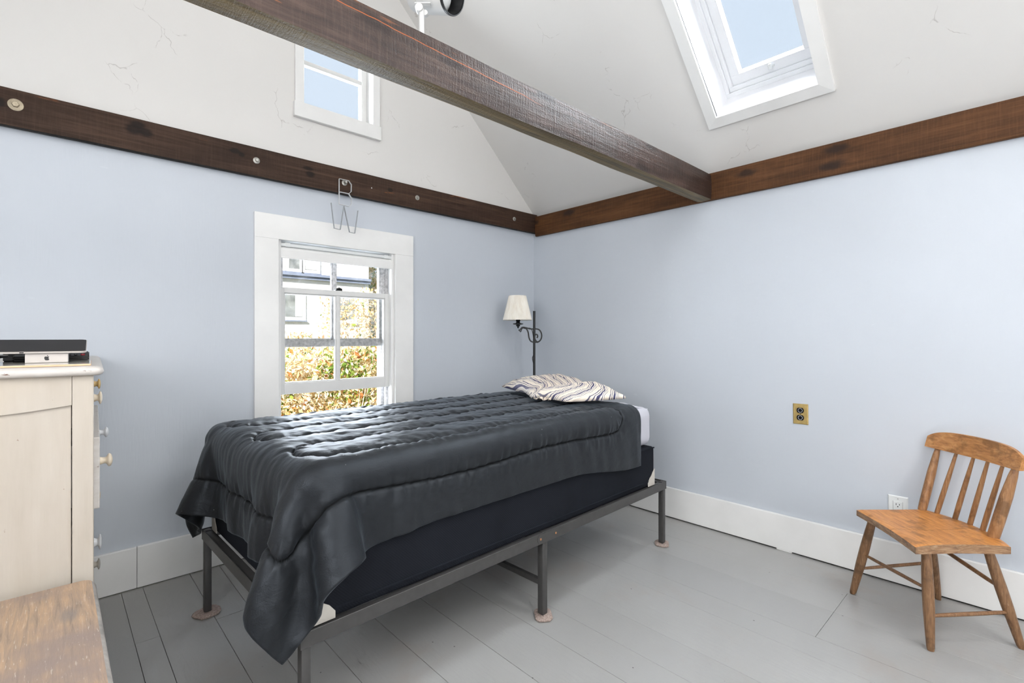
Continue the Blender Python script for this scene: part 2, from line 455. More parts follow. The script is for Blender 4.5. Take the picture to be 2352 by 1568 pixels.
# window wall (north) and its gable
OX0, OX1, OZ0, OZ1 = -1.995, -1.272, 0.53, 1.69     # bedside window opening
GX0, GX1, GZ0, GZ1 = -1.856, -1.431, 2.452, 2.99    # gable window opening
bm = bmesh.new()
box(bm, XW - WT, OX0, 0, WT, 0, 2.06)
box(bm, OX1, WT, 0, WT, 0, 2.06)
box(bm, OX0, OX1, 0, WT, 0, OZ0)
box(bm, OX0, OX1, 0, WT, OZ1, 2.06)
finish('wall_north', bm, M['blue'], kind='structure')
bm = bmesh.new()
prism(bm, [(XW, 2.06), (GX0, 2.06), (GX0, roof_z(GX0)), (XR, ZR), (XW, roof_z(XW))], 'y', 0, WT)
prism(bm, [(GX1, 2.06), (0, 2.06), (0, roof_z(0)), (GX1, roof_z(GX1))], 'y', 0, WT)
prism(bm, [(GX0, 2.06), (GX1, 2.06), (GX1, GZ0), (GX0, GZ0)], 'y', 0, WT)
prism(bm, [(GX0, GZ1), (GX1, GZ1), (GX1, roof_z(GX1)), (GX0, roof_z(GX0))], 'y', 0, WT)
finish('wall_gable_north', bm, M['plaster'], kind='structure')
finish('wall_east', BX(0, WT, YS - WT, WT, 0, 2.12), M['blue'], kind='structure')
finish('wall_west', BX(XW - WT, XW, YS - WT, WT, 0, 2.12), M['blue'], kind='structure')
finish('wall_south', BX(XW, 0, YS - WT, YS, 0, 2.06), M['blue'], kind='structure')
bm = bmesh.new()
prism(bm, [(XW, 2.06), (0, 2.06), (0, roof_z(0)), (XR, ZR), (XW, roof_z(XW))], 'y', YS - WT, YS)
finish('wall_gable_south', bm, M['plaster'], kind='structure')

# sloped ceilings; the east slope is pierced by the skylight
UP = Vector((-1, 0, K)).normalized(); NO = Vector((K, 0, 1)).normalized(); E0 = Vector((0, 0, ZE))
MS = Matrix(((UP.x, 0, NO.x, E0.x), (UP.y, 1, NO.y, E0.y), (UP.z, 0, NO.z, E0.z), (0, 0, 0, 1)))   # (r, y, n) -> world
RL = (Vector((XR, 0, ZR)) - E0).length
SR0, SR1, SY0, SY1 = 0.312, 1.33, -2.113, -1.624
HG = 0.014                               # the liner of the shaft sits inside the rough opening
SD = 0.20
bm = bmesh.new()
for a in ((-0.22, SR0 - HG, YS - WT, WT), (SR1 + HG, RL, YS - WT, WT), (SR0 - HG, SR1 + HG, YS - WT, SY0 - HG), (SR0 - HG, SR1 + HG, SY1 + HG, WT)):
    box(bm, a[0], a[1], a[2], a[3], 0.0, SD)
bmesh.ops.transform(bm, matrix=MS, verts=bm.verts)
finish('ceiling', bm, M['plaster'], kind='structure')
UPW = Vector((1, 0, K)).normalized(); NOW = Vector((-K, 0, 1)).normalized()
MW = Matrix(((UPW.x, 0, NOW.x, XW), (UPW.y, 1, NOW.y, 0), (UPW.z, 0, NOW.z, ZE), (0, 0, 0, 1)))
bm = BX(-0.22, RL, YS - WT, WT, 0, SD); bmesh.ops.transform(bm, matrix=MW, verts=bm.verts)
finish('ceiling', bm, M['plaster'], kind='structure')

# baseboards
def board(name, parent, x0, x1, y0, y1, z0, z1):
    return finish(name, BX(x0, x1, y0, y1, z0, z1, bevel=0.003), M['trim'], parent)
bb = finish('baseboard_north', BX(XW, -2.601, -0.018, 0, 0.003, 0.190, bevel=0.003), M['trim'], kind='structure')
board('board', bb, -2.600, -0.0, -0.0185, 0, 0.003, 0.191)
bm = BX(-0.018, 0, YS, -0.018, 0.007, 0.191, bevel=0.003)
box(bm, -0.0175, -0.001, -1.93, -1.855, 0.001, 0.0075)
bb = finish('baseboard_east', bm, M['trim'], kind='structure')
finish('shadow_gap', BX(-0.008, -0.001, YS, -0.02, 0.0005, 0.0068), M['dark_gap'], bb)

# ------------------------------------------------------------------ beams
def timber(name, x0, x1, y0, y1, z0, z1, axis, mat, jit=0.0025, parent=None):
    n = 44
    bm = bmesh.new()
    L0, L1 = (x0, x1) if axis == 0 else (y0, y1)
    A0, A1 = (y0, y1) if axis == 0 else (x0, x1)
    prof = []
    for (a, z), (b, w) in (((A0, z0), (A1, z0)), ((A1, z0), (A1, z1)), ((A1, z1), (A0, z1)), ((A0, z1), (A0, z0))):
        for k in range(3): prof.append((a + (b - a) * k / 3, z + (w - z) * k / 3, k == 0))
    rings = []
    for i in range(n + 1):
        t = L0 + (L1 - L0) * i / n
        ring = []
        for a, z, corner in prof:
            j = jit * (1.0 if corner else 0.5)
            q = Vector((t * 3, a * 9, z * 9 + 3.3))
            da = j * noise.noise(q); dz = j * noise.noise(q + Vector((9, 4, 1)))
            if corner:
                da += (0.003 if a == A0 else -0.003); dz += (0.003 if z == z0 else -0.003)
            ring.append(bm.verts.new((t, a + da, z + dz) if axis == 0 else (a + da, t, z + dz)))
        rings.append(ring)
    m = len(prof)
    for a, b in zip(rings, rings[1:]):
        for k in range(m): bm.faces.new([a[k], a[(k + 1) % m], b[(k + 1) % m], b[k]])
    bm.faces.new(rings[0][::-1]); bm.faces.new(rings[-1])
    return finish(name, bm, mat, parent)

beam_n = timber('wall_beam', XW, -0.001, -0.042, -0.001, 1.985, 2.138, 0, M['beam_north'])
tag(beam_n, 'dark brown rough sawn wall beam with bolt heads above the bedside window', 'beam')
beam_e = timber('wall_beam', -0.032, -0.001, YS, -0.044, 1.958, 2.120, 1, M['beam_east'], 0.0018)
tag(beam_e, 'amber brown wall beam along the right wall below the skylight', 'beam')
tie = timber('tie_beam', XW + 0.001, -0.034, -1.503, -1.417, 1.958, 2.110, 0, M['beam_tie'], 0.004)
tag(tie, 'thick rough sawn tie beam crossing the room overhead from the right wall', 'beam')

def bolt(x, z, r, mat, out=0.012):
    bm = bmesh.new()
    Mx = Matrix.Translation((x, -0.041, z)) @ Matrix.Rotation(pi / 2, 4, 'X')
    lathe(bm, [(0, 0.001), (r * 0.5, 0.001), (r * 0.5, out), (r * 0.42, out + 0.002), (0, out + 0.002)], 6, Mx)
    b = finish('bolt', bm, mat, beam_n)
    bm = bmesh.new()
    lathe(bm, [(0, -0.001), (r, -0.001), (r, 0.0025), (r * 0.9, 0.0038), (0, 0.0038)], 24, Mx)
    finish('washer', bm, mat, b, smooth=True)
bolt(-2.990, 2.073, 0.0235, M['aged_zinc'])
bolt(-2.105, 2.067, 0.0165, M['zinc'])
bolt(-1.133, 2.060, 0.0155, M['zinc'])
bolt(-0.259, 2.063, 0.0155, M['zinc'])
bolt(-1.629, 2.052, 0.0165, M['zinc'], 0.026)
bm = bmesh.new(); lathe(bm, [(0, -0.001), (0.0035, -0.001), (0.004, 0.003), (0, 0.005)], 8, Matrix.Translation((-1.457, -0.041, 2.057)) @ Matrix.Rotation(pi / 2, 4, 'X'))
finish('nail', bm, M['white_metal'], beam_n)

# ------------------------------------------------------------------ bedside window (window_1)
def quadframe(bm, x0, x1, z0, z1, y0, y1, l, r, b, t, bevel=0.002):
    """sash frame: four members around an opening"""
    box(bm, x0, x0 + l, y0, y1, z0, z1, bevel)
    box(bm, x1 - r, x1, y0, y1, z0, z1, bevel)
    box(bm, x0 + l, x1 - r, y0, y1, z0, z0 + b, bevel)
    box(bm, x0 + l, x1 - r, y0, y1, z1 - t, z1, bevel)

bm = bmesh.new()   # jamb lining with stops and tracks
box(bm, OX0 + 0.002, OX0 + 0.012, 0.001, WT + 0.02, OZ0, OZ1)
box(bm, OX1 - 0.012, OX1 - 0.002, 0.001, WT + 0.02, OZ0, OZ1)
box(bm, OX0 + 0.002, OX1 - 0.002, 0.001, WT + 0.02, OZ1 - 0.012, OZ1 - 0.002)
win = finish('window_1', bm, M['trim'], kind='structure')
for nm, mt, x0, x1, y0, y1, z0, z1 in (
    ('stop_bead', 'trim', OX0 + 0.012, OX0 + 0.026, 0.0, 0.030, OZ0, OZ1 - 0.012), ('stop_bead', 'trim', OX1 - 0.026, OX1 - 0.012, 0.0, 0.030, OZ0, OZ1 - 0.012),
    ('parting_bead', 'old_trim', OX0 + 0.012, OX0 + 0.028, 0.072, 0.082, OZ0, OZ1 - 0.012), ('parting_bead', 'old_trim', OX1 - 0.028, OX1 - 0.012, 0.072, 0.082, OZ0, OZ1 - 0.012),
    ('blind_stop', 'old_trim', OX0 + 0.012, OX0 + 0.034, 0.124, 0.18, OZ0, OZ1 - 0.012), ('blind_stop', 'old_trim', OX1 - 0.034, OX1 - 0.012, 0.124, 0.18, OZ0, OZ1 - 0.012)):
    finish(nm, BX(x0, x1, y0, y1, z0, z1, bevel=0.0015), M[mt], win)
CX0, CX1, CZ1, CI0, CI1, CIZ = -2.108, -1.149, 1.808, -1.987, -1.281, 1.676
for x0, x1, z0, z1 in ((CX0, CI0, 0.53, CIZ), (CI1, CX1, 0.53, CIZ), (CX0, CX1, CIZ, CZ1)):
    finish('casing', BX(x0, x1, -0.021, 0.0, z0, z1, bevel=0.002), M['trim'], win)
finish('sill', BX(CX0 - 0.03, CX1 + 0.03, -0.055, 0.19, 0.502, 0.536, bevel=0.004), M['trim'], win)
finish('apron', BX(CX0, CX1, -0.019, 0.0, 0.39, 0.50, bevel=0.002), M['trim'], win)

def sash(nm, x0, x1, z0, z1, y0, y1, bot, top, mat, gmat, stile=0.040):
    bm = bmesh.new()
    quadframe(bm, x0, x1, z0, z1, y0, y1, stile, stile, bot, top)
    # glazing step
    a, b, c, d = x0 + stile, x1 - stile, z0 + bot, z1 - top
    quadframe(bm, a - 0.001, b + 0.001, c - 0.001, d + 0.001, y0 + 0.008, y1 - 0.006, 0.008, 0.008, 0.008, 0.008, 0.001)
    s = finish(nm, bm, M[mat], win)
    xm = (x0 + x1) / 2
    bm = BX(xm - 0.0105, xm + 0.0105, y0 + 0.002, y1 - 0.004, c, d, bevel=0.002)
    box(bm, xm - 0.016, xm + 0.016, y0 + 0.009, y1 - 0.008, c, d, bevel=0.001)
    finish('muntin', bm, M[mat], s)
    ym = (y0 + y1) / 2 + 0.004
    for g0, g1 in ((a + 0.006, xm - 0.012), (xm + 0.012, b - 0.006)):
        finish('pane', BX(g0, g1, ym, ym + 0.003, c + 0.006, d - 0.006), M[gmat], s)
    return s
lower = sash('lower_sash', OX0 + 0.013, -1.2845, 0.828, 1.424, 0.032, 0.070, 0.060, 0.030, 'sash', 'glass')
upper = sash('upper_sash', OX0 + 0.013, -1.2845, 1.090, 1.676, 0.084, 0.122, 0.042, 0.042, 'old_trim', 'glass_hazy', 0.044)
bm = BX(-1.648, -1.606, 0.036, 0.066, 1.424, 1.429, bevel=0.001)          # sash lock
tube(bm, [(-1.64, 0.05, 1.432), (-1.62, 0.048, 1.438), (-1.604, 0.046, 1.434)], [0.006, 0.008, 0.004], 8)
finish('sash_lock', bm, M['black_plastic'], lower)
bm = BX(-1.655, -1.625, 0.090, 0.116, 1.132, 1.136, bevel=0.001); box(bm, -1.650, -1.634, 0.094, 0.110, 1.136, 1.150, 0.003)
finish('lock_keeper', bm, M['iron'], upper)

# roller shade across the top of the opening
shade = thing('roller_shade', 'white roller shade rolled up at the top of the bedside window', 'blind', (-1.634, 0.016, 1.60))
finish('headrail', BX(-0.346, 0.346, -0.014, 0.004, 0.046, 0.064, bevel=0.003), M['white_plastic'], shade)
bm = bmesh.new(); tube(bm, [(-0.343, 0.004, 0.026), (0.343, 0.004, 0.026)], 0.019, 20)
finish('roll', bm, M['trim'], shade, smooth=True)
bm = BX(-0.338, 0.338, -0.0165, -0.0135, -0.012, 0.028, bevel=0.001); box(bm, -0.338, 0.338, -0.018, -0.011, -0.020, -0.010, 0.003)
finish('hem_bar', bm, M['trim'], shade)
for sx in (-1, 1):
    finish('bracket', BX(sx * 0.300 - 0.014, sx * 0.300 + 0.014, -0.017, 0.004, 0.044, 0.067, bevel=0.002), M['white_plastic'], shade)

# ------------------------------------------------------------------ gable window (window_2)
bm = bmesh.new()
quadframe(bm, GX0 + 0.001, GX1 - 0.001, GZ0 + 0.001, GZ1 - 0.001, 0.001, WT + 0.02, 0.003, 0.003, 0.011, 0.011, 0)
gw = finish('window_2', bm, M['trim'], kind='structure')
for nm, x0, x1, z0, z1, d in (('casing', -1.900, -1.852, 2.456, 3.04, 0.020), ('casing', -1.435, -1.387, 2.456, 3.04, 0.020),
                               ('casing', -1.900, -1.387, 2.97, 3.04, 0.0205), ('apron', -1.907, -1.381, 2.372, 2.456, 0.026)):
    finish(nm, BX(x0, x1, -d, 0.0, z0, z1, bevel=0.003), M['trim'], gw)
finish('stool', BX(-1.852, -1.435, -0.010, 0.07, 2.456, 2.463, bevel=0.002), M['trim'], gw)
bm = bmesh.new()
quadframe(bm, GX0 + 0.004, GX1 - 0.004, GZ0 + 0.012, GZ1 - 0.012, 0.070, 0.104, 0.032, 0.032, 0.036, 0.032)
gs = finish('sash', bm, M['trim'], gw)
finish('muntin', BX(GX0 + 0.036, GX1 - 0.036, 0.072, 0.104, 2.722, 2.748, bevel=0.003), M['sash'], gs)
for z0, z1 in ((2.50, 2.722), (2.748, 2.946)):
    finish('pane', BX(GX0 + 0.036, GX1 - 0.036, 0.090, 0.093, z0, z1), M['glass'], gs)

# ------------------------------------------------------------------ skylight (window_3), laid out in slope space (r, y, n) then turned
def slope(bm):
    bmesh.ops.transform(bm, matrix=MS, verts=bm.verts); return bm
bm = bmesh.new()
for a in ((SR0 - 0.012, SR0, SY0 - 0.012, SY1 + 0.012), (SR1, SR1 + 0.012, SY0 - 0.012, SY1 + 0.012), (SR0, SR1, SY0 - 0.012, SY0), (SR0, SR1, SY1, SY1 + 0.012)):
    box(bm, a[0], a[1], a[2], a[3], -0.008, SD + 0.11)
sky = finish('window_3', slope(bm), M['trim_cool'], kind='structure')
TW = 0.058
def mitre(pts, n0, n1):
    bm = bmesh.new()
    lo = [bm.verts.new((p[0], p[1], n0)) for p in pts]
    # slight bevel toward the opening: inner edge proud, outer edge thinner
    hi = [bm.verts.new((p[0], p[1], n1 if i < 2 else n1 * 0.75)) for i, p in enumerate(pts)]
    bm.faces.new(lo[::-1]); bm.faces.new(hi)
    for i in range(4): bm.faces.new([lo[i], lo[(i + 1) % 4], hi[(i + 1) % 4], hi[i]])
    return slope(bm)
a0, a1, b0, b1 = SR0, SR1, SY0, SY1
for pts in ([(a0, b0), (a0, b1), (a0 - TW, b1 + TW), (a0 - TW, b0 - TW)], [(a1, b1), (a1, b0), (a1 + TW, b0 - TW), (a1 + TW, b1 + TW)],
            [(a0, b1), (a1, b1), (a1 + TW, b1 + TW), (a0 - TW, b1 + TW)], [(a1, b0), (a0, b0), (a0 - TW, b0 - TW), (a1 + TW, b0 - TW)]):
    finish('casing', mitre(pts, 0.0, -0.024), M['trim'], sky)
bm = bmesh.new()
for i, (w0, w1, n0, n1) in enumerate(((0.0, 0.020, 0.185, 0.26), (0.020, 0.040, 0.198, 0.26), (0.040, 0.086, 0.214, 0.27))):
    wb0, wb1 = w0 * 1.15, w1 * 1.15
    for r0, r1, y0, y1 in ((SR0 + wb0, SR0 + wb1, SY0 + w0, SY1 - w0), (SR1 - wb1, SR1 - wb0, SY0 + w0, SY1 - w0),
                           (SR0 + wb1, SR1 - wb1, SY0 + w0, SY0 + w1), (SR0 + wb1, SR1 - wb1, SY1 - w1, SY1 - w0)):
        box(bm, r0, r1, y0, y1, n0, n1, 0.0015, 1)
sf = finish('sash', slope(bm), plain('skylight_frame', (0.74, 0.75, 0.77), 0.35, var=0.01), sky)
finish('pane', slope(BX(SR0 + 0.097, SR1 - 0.097, SY0 + 0.084, SY1 - 0.084, 0.245, 0.250)), M['glass'], sf)
bm = BX(SR0 + 0.075, SR0 + 0.085, -1.885, -1.855, 0.200, 0.215, bevel=0.002); box(bm, SR0 + 0.070, SR0 + 0.098, -1.877, -1.863, 0.190, 0.202, 0.003)
finish('latch', slope(bm), M['white_plastic'], sf)

# ------------------------------------------------------------------ bed materials
def comforter_cloth():
    k = NT('charcoal_comforter_cloth')
    v = k.coords()
    c = k.ramp(k.noise(v, 3.0, 3), [(0.3, (0.0098, 0.0104, 0.0118)), (0.7, (0.0145, 0.0153, 0.0170))])
    vo = k.n('ShaderNodeTexVoronoi'); vo.inputs['Scale'].default_value = 26; k.l(v, vo.inputs['Vector'])
    lint = k.math('MULTIPLY', k.math('SUBTRACT', 1.0, k.mask(vo.outputs['Distance'], 0.03, 0.06)), k.mask(k.noise(v, 6, 2), 0.60, 0.64))
    c = k.mix(k.math('MULTIPLY', lint, 0.6), c, (0.4, 0.4, 0.4))
    weave = k.noise(k.coords((300, 300, 300)), 2.0, 2)
    h = k.math('ADD', k.noise(k.coords((9, 30, 22)), 2.2, 4, 0.62, 0.6), k.math('MULTIPLY', weave, 0.10))
    k.bump(h, 0.15, 0.012)
    at = k.n('ShaderNodeAttribute'); at.attribute_name = 'stitch'       # matt black thread sunk in the seams
    inv = k.math('SUBTRACT', 1.0, at.outputs['Fac'])
    c = k.mix(at.outputs['Fac'], c, (0.004, 0.004, 0.004))
    k.set(c, 0.47, 0.0, k.math('MULTIPLY', inv, 0.32), Sheen_Weight=k.math('MULTIPLY', inv, 0.10), Sheen_Roughness=0.4)
    k.b.inputs['Sheen Tint'].default_value = (0.70, 0.84, 1, 1)
    k.b.inputs['Specular Tint'].default_value = (0.78, 0.88, 1, 1)
    return k.m
M['comforter'] = comforter_cloth()
def woven(name, color, rough, scale=420, bump=0.25, ampl=0.25):
    k = NT(name)
    w = k.n('ShaderNodeTexWave', wave_type='BANDS', bands_direction='DIAGONAL'); w.inputs['Scale'].default_value = scale / 6
    k.l(k.coords(), w.inputs['Vector'])
    n = k.noise(k.coords(), 5, 4)
    c = k.mix(k.math('MULTIPLY', w.outputs['Fac'], ampl), tuple(color), tuple(min(1, x * 1.9) for x in color))
    c = k.mix(k.mask(n, 0.4, 0.8), c, tuple(x * 0.8 for x in color))
    k.bump(w.outputs['Fac'], bump, 0.002)
    return k.set(c, rough, 0.0, 0.12)
M['navy'] = woven('navy_box_spring_cloth', (0.0090, 0.0105, 0.0145), 0.85)
M['sheet'] = plain('lilac_grey_sheet', (0.50, 0.50, 0.55), 0.85, var=0.03, scale=9, bump=0.15)
def felt_mat():
    k = NT('pinkish_felt')
    f = k.noise(k.coords(), 160, 5, 0.7)
    c = k.ramp(f, [(0.3, (0.20, 0.14, 0.12)), (0.7, (0.52, 0.42, 0.37))])
    k.bump(k.noise(k.coords(), 90, 4, 0.7), 0.9, 0.008)
    return k.set(c, 0.95)
M['felt'] = felt_mat()

# ------------------------------------------------------------------ bed, in its own frame: a along the length (head +), b toward the window
BED = Vector((-1.414, -0.9345, 0)); BRZ = radians(1.746)
bed = thing('bed_frame', 'black metal bed frame on tall square legs carrying the box spring', 'bed frame', BED, BRZ)
FA0, FA1, FB0, FB1, FZ0, FZ1 = -1.000, 1.000, -0.514, 0.514, 0.309, 0.352
def rail(x0, x1, y0, y1, side):
    """angle profile: upright face outside, flange inside"""
    bm = bmesh.new()
    t = 0.004; f = 0.034
    if side in 'ns':
        yo = y0 if side == 's' else y1; s = 1 if side == 's' else -1
        box(bm, x0, x1, min(yo, yo + s * t), max(yo, yo + s * t), FZ0, FZ1, 0.001, 1)
        box(bm, x0, x1, min(yo + s * t, yo + s * f), max(yo + s * t, yo + s * f), FZ1 - 0.010, FZ1 - 0.006)
    else:
        xo = x0 if side == 'w' else x1; s = 1 if side == 'w' else -1
        box(bm, min(xo, xo + s * t), max(xo, xo + s * t), y0, y1, FZ0, FZ1, 0.001, 1)
        box(bm, min(xo + s * t, xo + s * f), max(xo + s * t, xo + s * f), y0, y1, FZ1 - 0.010, FZ1 - 0.006)
    return bm
finish('side_rail', rail(FA0, -0.016, FB0, FB0, 's'), M['black_metal'], bed)
finish('side_rail', rail(-0.014, FA1, FB0, FB0, 's'), M['black_metal'], bed)
finish('side_rail', rail(FA0, -0.016, FB1, FB1, 'n'), M['black_metal'], bed)
finish('side_rail', rail(-0.014, FA1, FB1, FB1, 'n'), M['black_metal'], bed)
finish('end_rail', rail(FA0, FA0, FB0 + 0.005, FB1 - 0.005, 'w'), M['black_metal'], bed)
finish('end_rail', rail(FA1, FA1, FB0 + 0.005, FB1 - 0.005, 'e'), M['black_metal'], bed)
def leg(a, b, floor_z):
    bm = bmesh.new(); s = 0.017
    inner = a in (FA0, FA1)
    x0 = a if a == FA0 else (a - 2 * s if a == FA1 else a - s)
    y0 = b if b == FB0 else b - 2 * s
    t = 0.0035
    ya = y0 if b == FB0 else y0 + 2 * s - t
    top = FZ1 - 0.0005 if inner else FZ0
    off = 0.0042
    # channel section, the open side inwards
    box(bm, x0 + off, x0 + 2 * s - off if inner else x0 + 2 * s, y0 + off, y0 + 2 * s - 0.001, floor_z, top - 0.002, 0.0025, 2)
    return finish('leg', bm, M['black_metal'], bed, smooth=True)
for a, b, fz in ((FA1, FB0, 0.0125), (-0.010, FB0, 0.0125), (FA0, FB0, 0.0), (FA1, FB1, 0.0), (-0.010, FB1, 0.0), (FA0, FB1, 0.0125)):
    leg(a, b, fz)
finish('brace', BX(-0.020, 0.000, FB0 + 0.034, FB1 - 0.034, 0.128, 0.152, bevel=0.003), M['black_metal'], bed)
finish('cross_bar', BX(-0.030, 0.010, FB0 + 0.005, FB1 - 0.005, FZ0, FZ0 + 0.03, bevel=0.002), M['black_metal'], bed)
bm = bmesh.new()   # joint plate with a rounded end
pl = [(0.075, FZ0 + 0.002), (0.075, FZ1 - 0.004)] + [(-0.040 - 0.0195 * sin(pi * k / 10), (FZ0 + FZ1) / 2 + 0.0195 * cos(pi * k / 10)) for k in range(11)]
prism(bm, pl, 'y', FB0 - 0.0025, FB0 - 0.0003)
jp = finish('joint_plate', bm, M['black_metal'], bed)
for a, z in ((-0.042, 0.331), (0.052, 0.331)):
    bm = bmesh.new(); lathe(bm, [(0, 0), (0.0052, 0), (0.0045, 0.002), (0, 0.0028)], 12, Matrix.Translation((a, FB0 - 0.002, z)) @ Matrix.Rotation(pi / 2, 4, 'X'))
    finish('rivet', bm, M['copper'], jp, smooth=True)

# felt pads under the legs
def pad(a, b, sx, sy, rot, label):
    c = BED + Matrix.Rotation(BRZ, 3, 'Z') @ Vector((a, b, 0))
    bm = bmesh.new(); n = 18
    ring = lambda z, sc: [bm.verts.new(((sx * sc * (abs(cos(t)) ** 0.6) * (1 if cos(t) > 0 else -1) * (1 + 0.16 * noise.noise((cos(t) * 1.7 + a * 5, sin(t) * 1.7, b)))),
                                        sy * sc * (abs(sin(t)) ** 0.6) * (1 if sin(t) > 0 else -1) * (1 + 0.16 * noise.noise((cos(t) * 1.7, sin(t) * 1.7 + 5, a))), z + 0.0015 * noise.noise((t * 2, z * 50, a))))
                          for t in [2 * pi * k / n for k in range(n)]]
    r0, r1, r2 = ring(0.0018, 1.0), ring(0.007, 1.04), ring(0.0105, 0.93)
    for p, q in ((r0, r1), (r1, r2)):
        for k in range(n): bm.faces.new([p[k], p[(k + 1) % n], q[(k + 1) % n], q[k]])
    bm.faces.new(r0[::-1]); bm.faces.new(r2)
    o = finish('felt_pad', bm, M['felt'], None, smooth=True, angle=60)
    o.location = c; o.rotation_euler = (0, 0, BRZ + rot)
    tag(o, label, 'pad', 'felt pads under the bed legs')
pad(0.985, -0.496, 0.042, 0.036, 0.5, 'small felt pad under the bed leg nearest the right wall')
pad(-0.006, -0.496, 0.047, 0.036, 0.9, 'ragged felt pad under the middle leg of the bed')
pad(-0.984, 0.498, 0.048, 0.044, 0.3, 'ragged felt pad under the far foot leg near the dresser')

def soft_block(name, a0, a1, b0, b1, z0, z1, bev, mat, seg=4, sub=(30, 16, 5), amp=0.004, parent=None):
    bm = BX(a0, a1, b0, b1, z0, z1, bevel=bev, seg=seg)
    bmesh.ops.subdivide_edges(bm, edges=[e for e in bm.edges if e.calc_length() > 0.1], cuts=10, use_grid_fill=True)
    for v in bm.verts:
        q = v.co * 4
        v.co += Vector((noise.noise(q), noise.noise(q + Vector((7, 0, 0))), noise.noise(q + Vector((0, 7, 0))) * (1 if v.co.z > z0 + 0.03 else 0))) * amp
    return finish(name, bm, mat, parent, smooth=True, angle=70)
bs = thing('box_spring', 'navy fabric box spring set in the black metal bed frame', 'box spring', BED, BRZ)
soft_block('body', -0.965, 0.905, -0.492, 0.488, FZ1 - 0.005, 0.556, 0.014, M['navy'], amp=0.003, parent=bs)
bm = bmesh.new()
for sb in (-0.4925, 0.4885):
    for sz in (0.549, 0.375):
        tube(bm, [(-0.962, sb, sz), (0.902, sb, sz)], 0.004, 6)
finish('piping', bm, M['navy'], bs, smooth=True)
def guard(a, b, sa, sb):
    """wavy plastic corner piece wrapped round a lower corner"""
    bm = bmesh.new(); n = 9
    prev = None
    for k in range(n + 1):
        u = -0.075 + 0.15 * k / n
        h = 0.018 + 0.062 * max(0, 1 - (abs(u) / 0.075) ** 1.5) * (1 + 0.12 * sin(u * 120))
        if u < 0: x, y, nx, ny = a + sa * 0.004, b + sb * (0.004) - sb * (-u), sa, 0
        else: x, y, nx, ny = a + sa * 0.004 - sa * u, b + sb * 0.004, 0, sb
        cur = [bm.verts.new(p) for p in ((x, y, FZ1 - 0.002), (x, y, FZ1 + h), (x - nx * 0.003, y - ny * 0.003, FZ1 + h), (x - nx * 0.003, y - ny * 0.003, FZ1 - 0.002))]
        if prev:
            for i in range(4): bm.faces.new([prev[i], prev[(i + 1) % 4], cur[(i + 1) % 4], cur[i]])
        else: bm.faces.new(cur[::-1])
        prev = cur
    bm.faces.new(prev)
    finish('corner_guard', bm, M['beige_plastic'], bs)
guard(0.906, -0.493, 1, -1); guard(-0.966, -0.493, -1, -1); guard(-0.966, 0.489, -1, 1)
mt = thing('mattress', 'mattress in a pale lilac grey sheet between comforter and box spring', 'mattress', BED, BRZ)
soft_block('body', -0.970, 0.915, -0.477, 0.475, 0.558, 0.767, 0.045, M['sheet'], seg=5, amp=0.003, parent=mt)
bm = bmesh.new()
for k in range(5):
    tube(bm, [(0.70 + 0.04 * k, -0.40 + 0.05 * k, 0.7725), (0.80 + 0.02 * k, -0.44 + 0.03 * k, 0.773), (0.905, -0.452 + 0.012 * k, 0.752)], [0.001, 0.004, 0.002], 6)
finish('sheet_fold', bm, M['sheet'], mt, smooth=True)

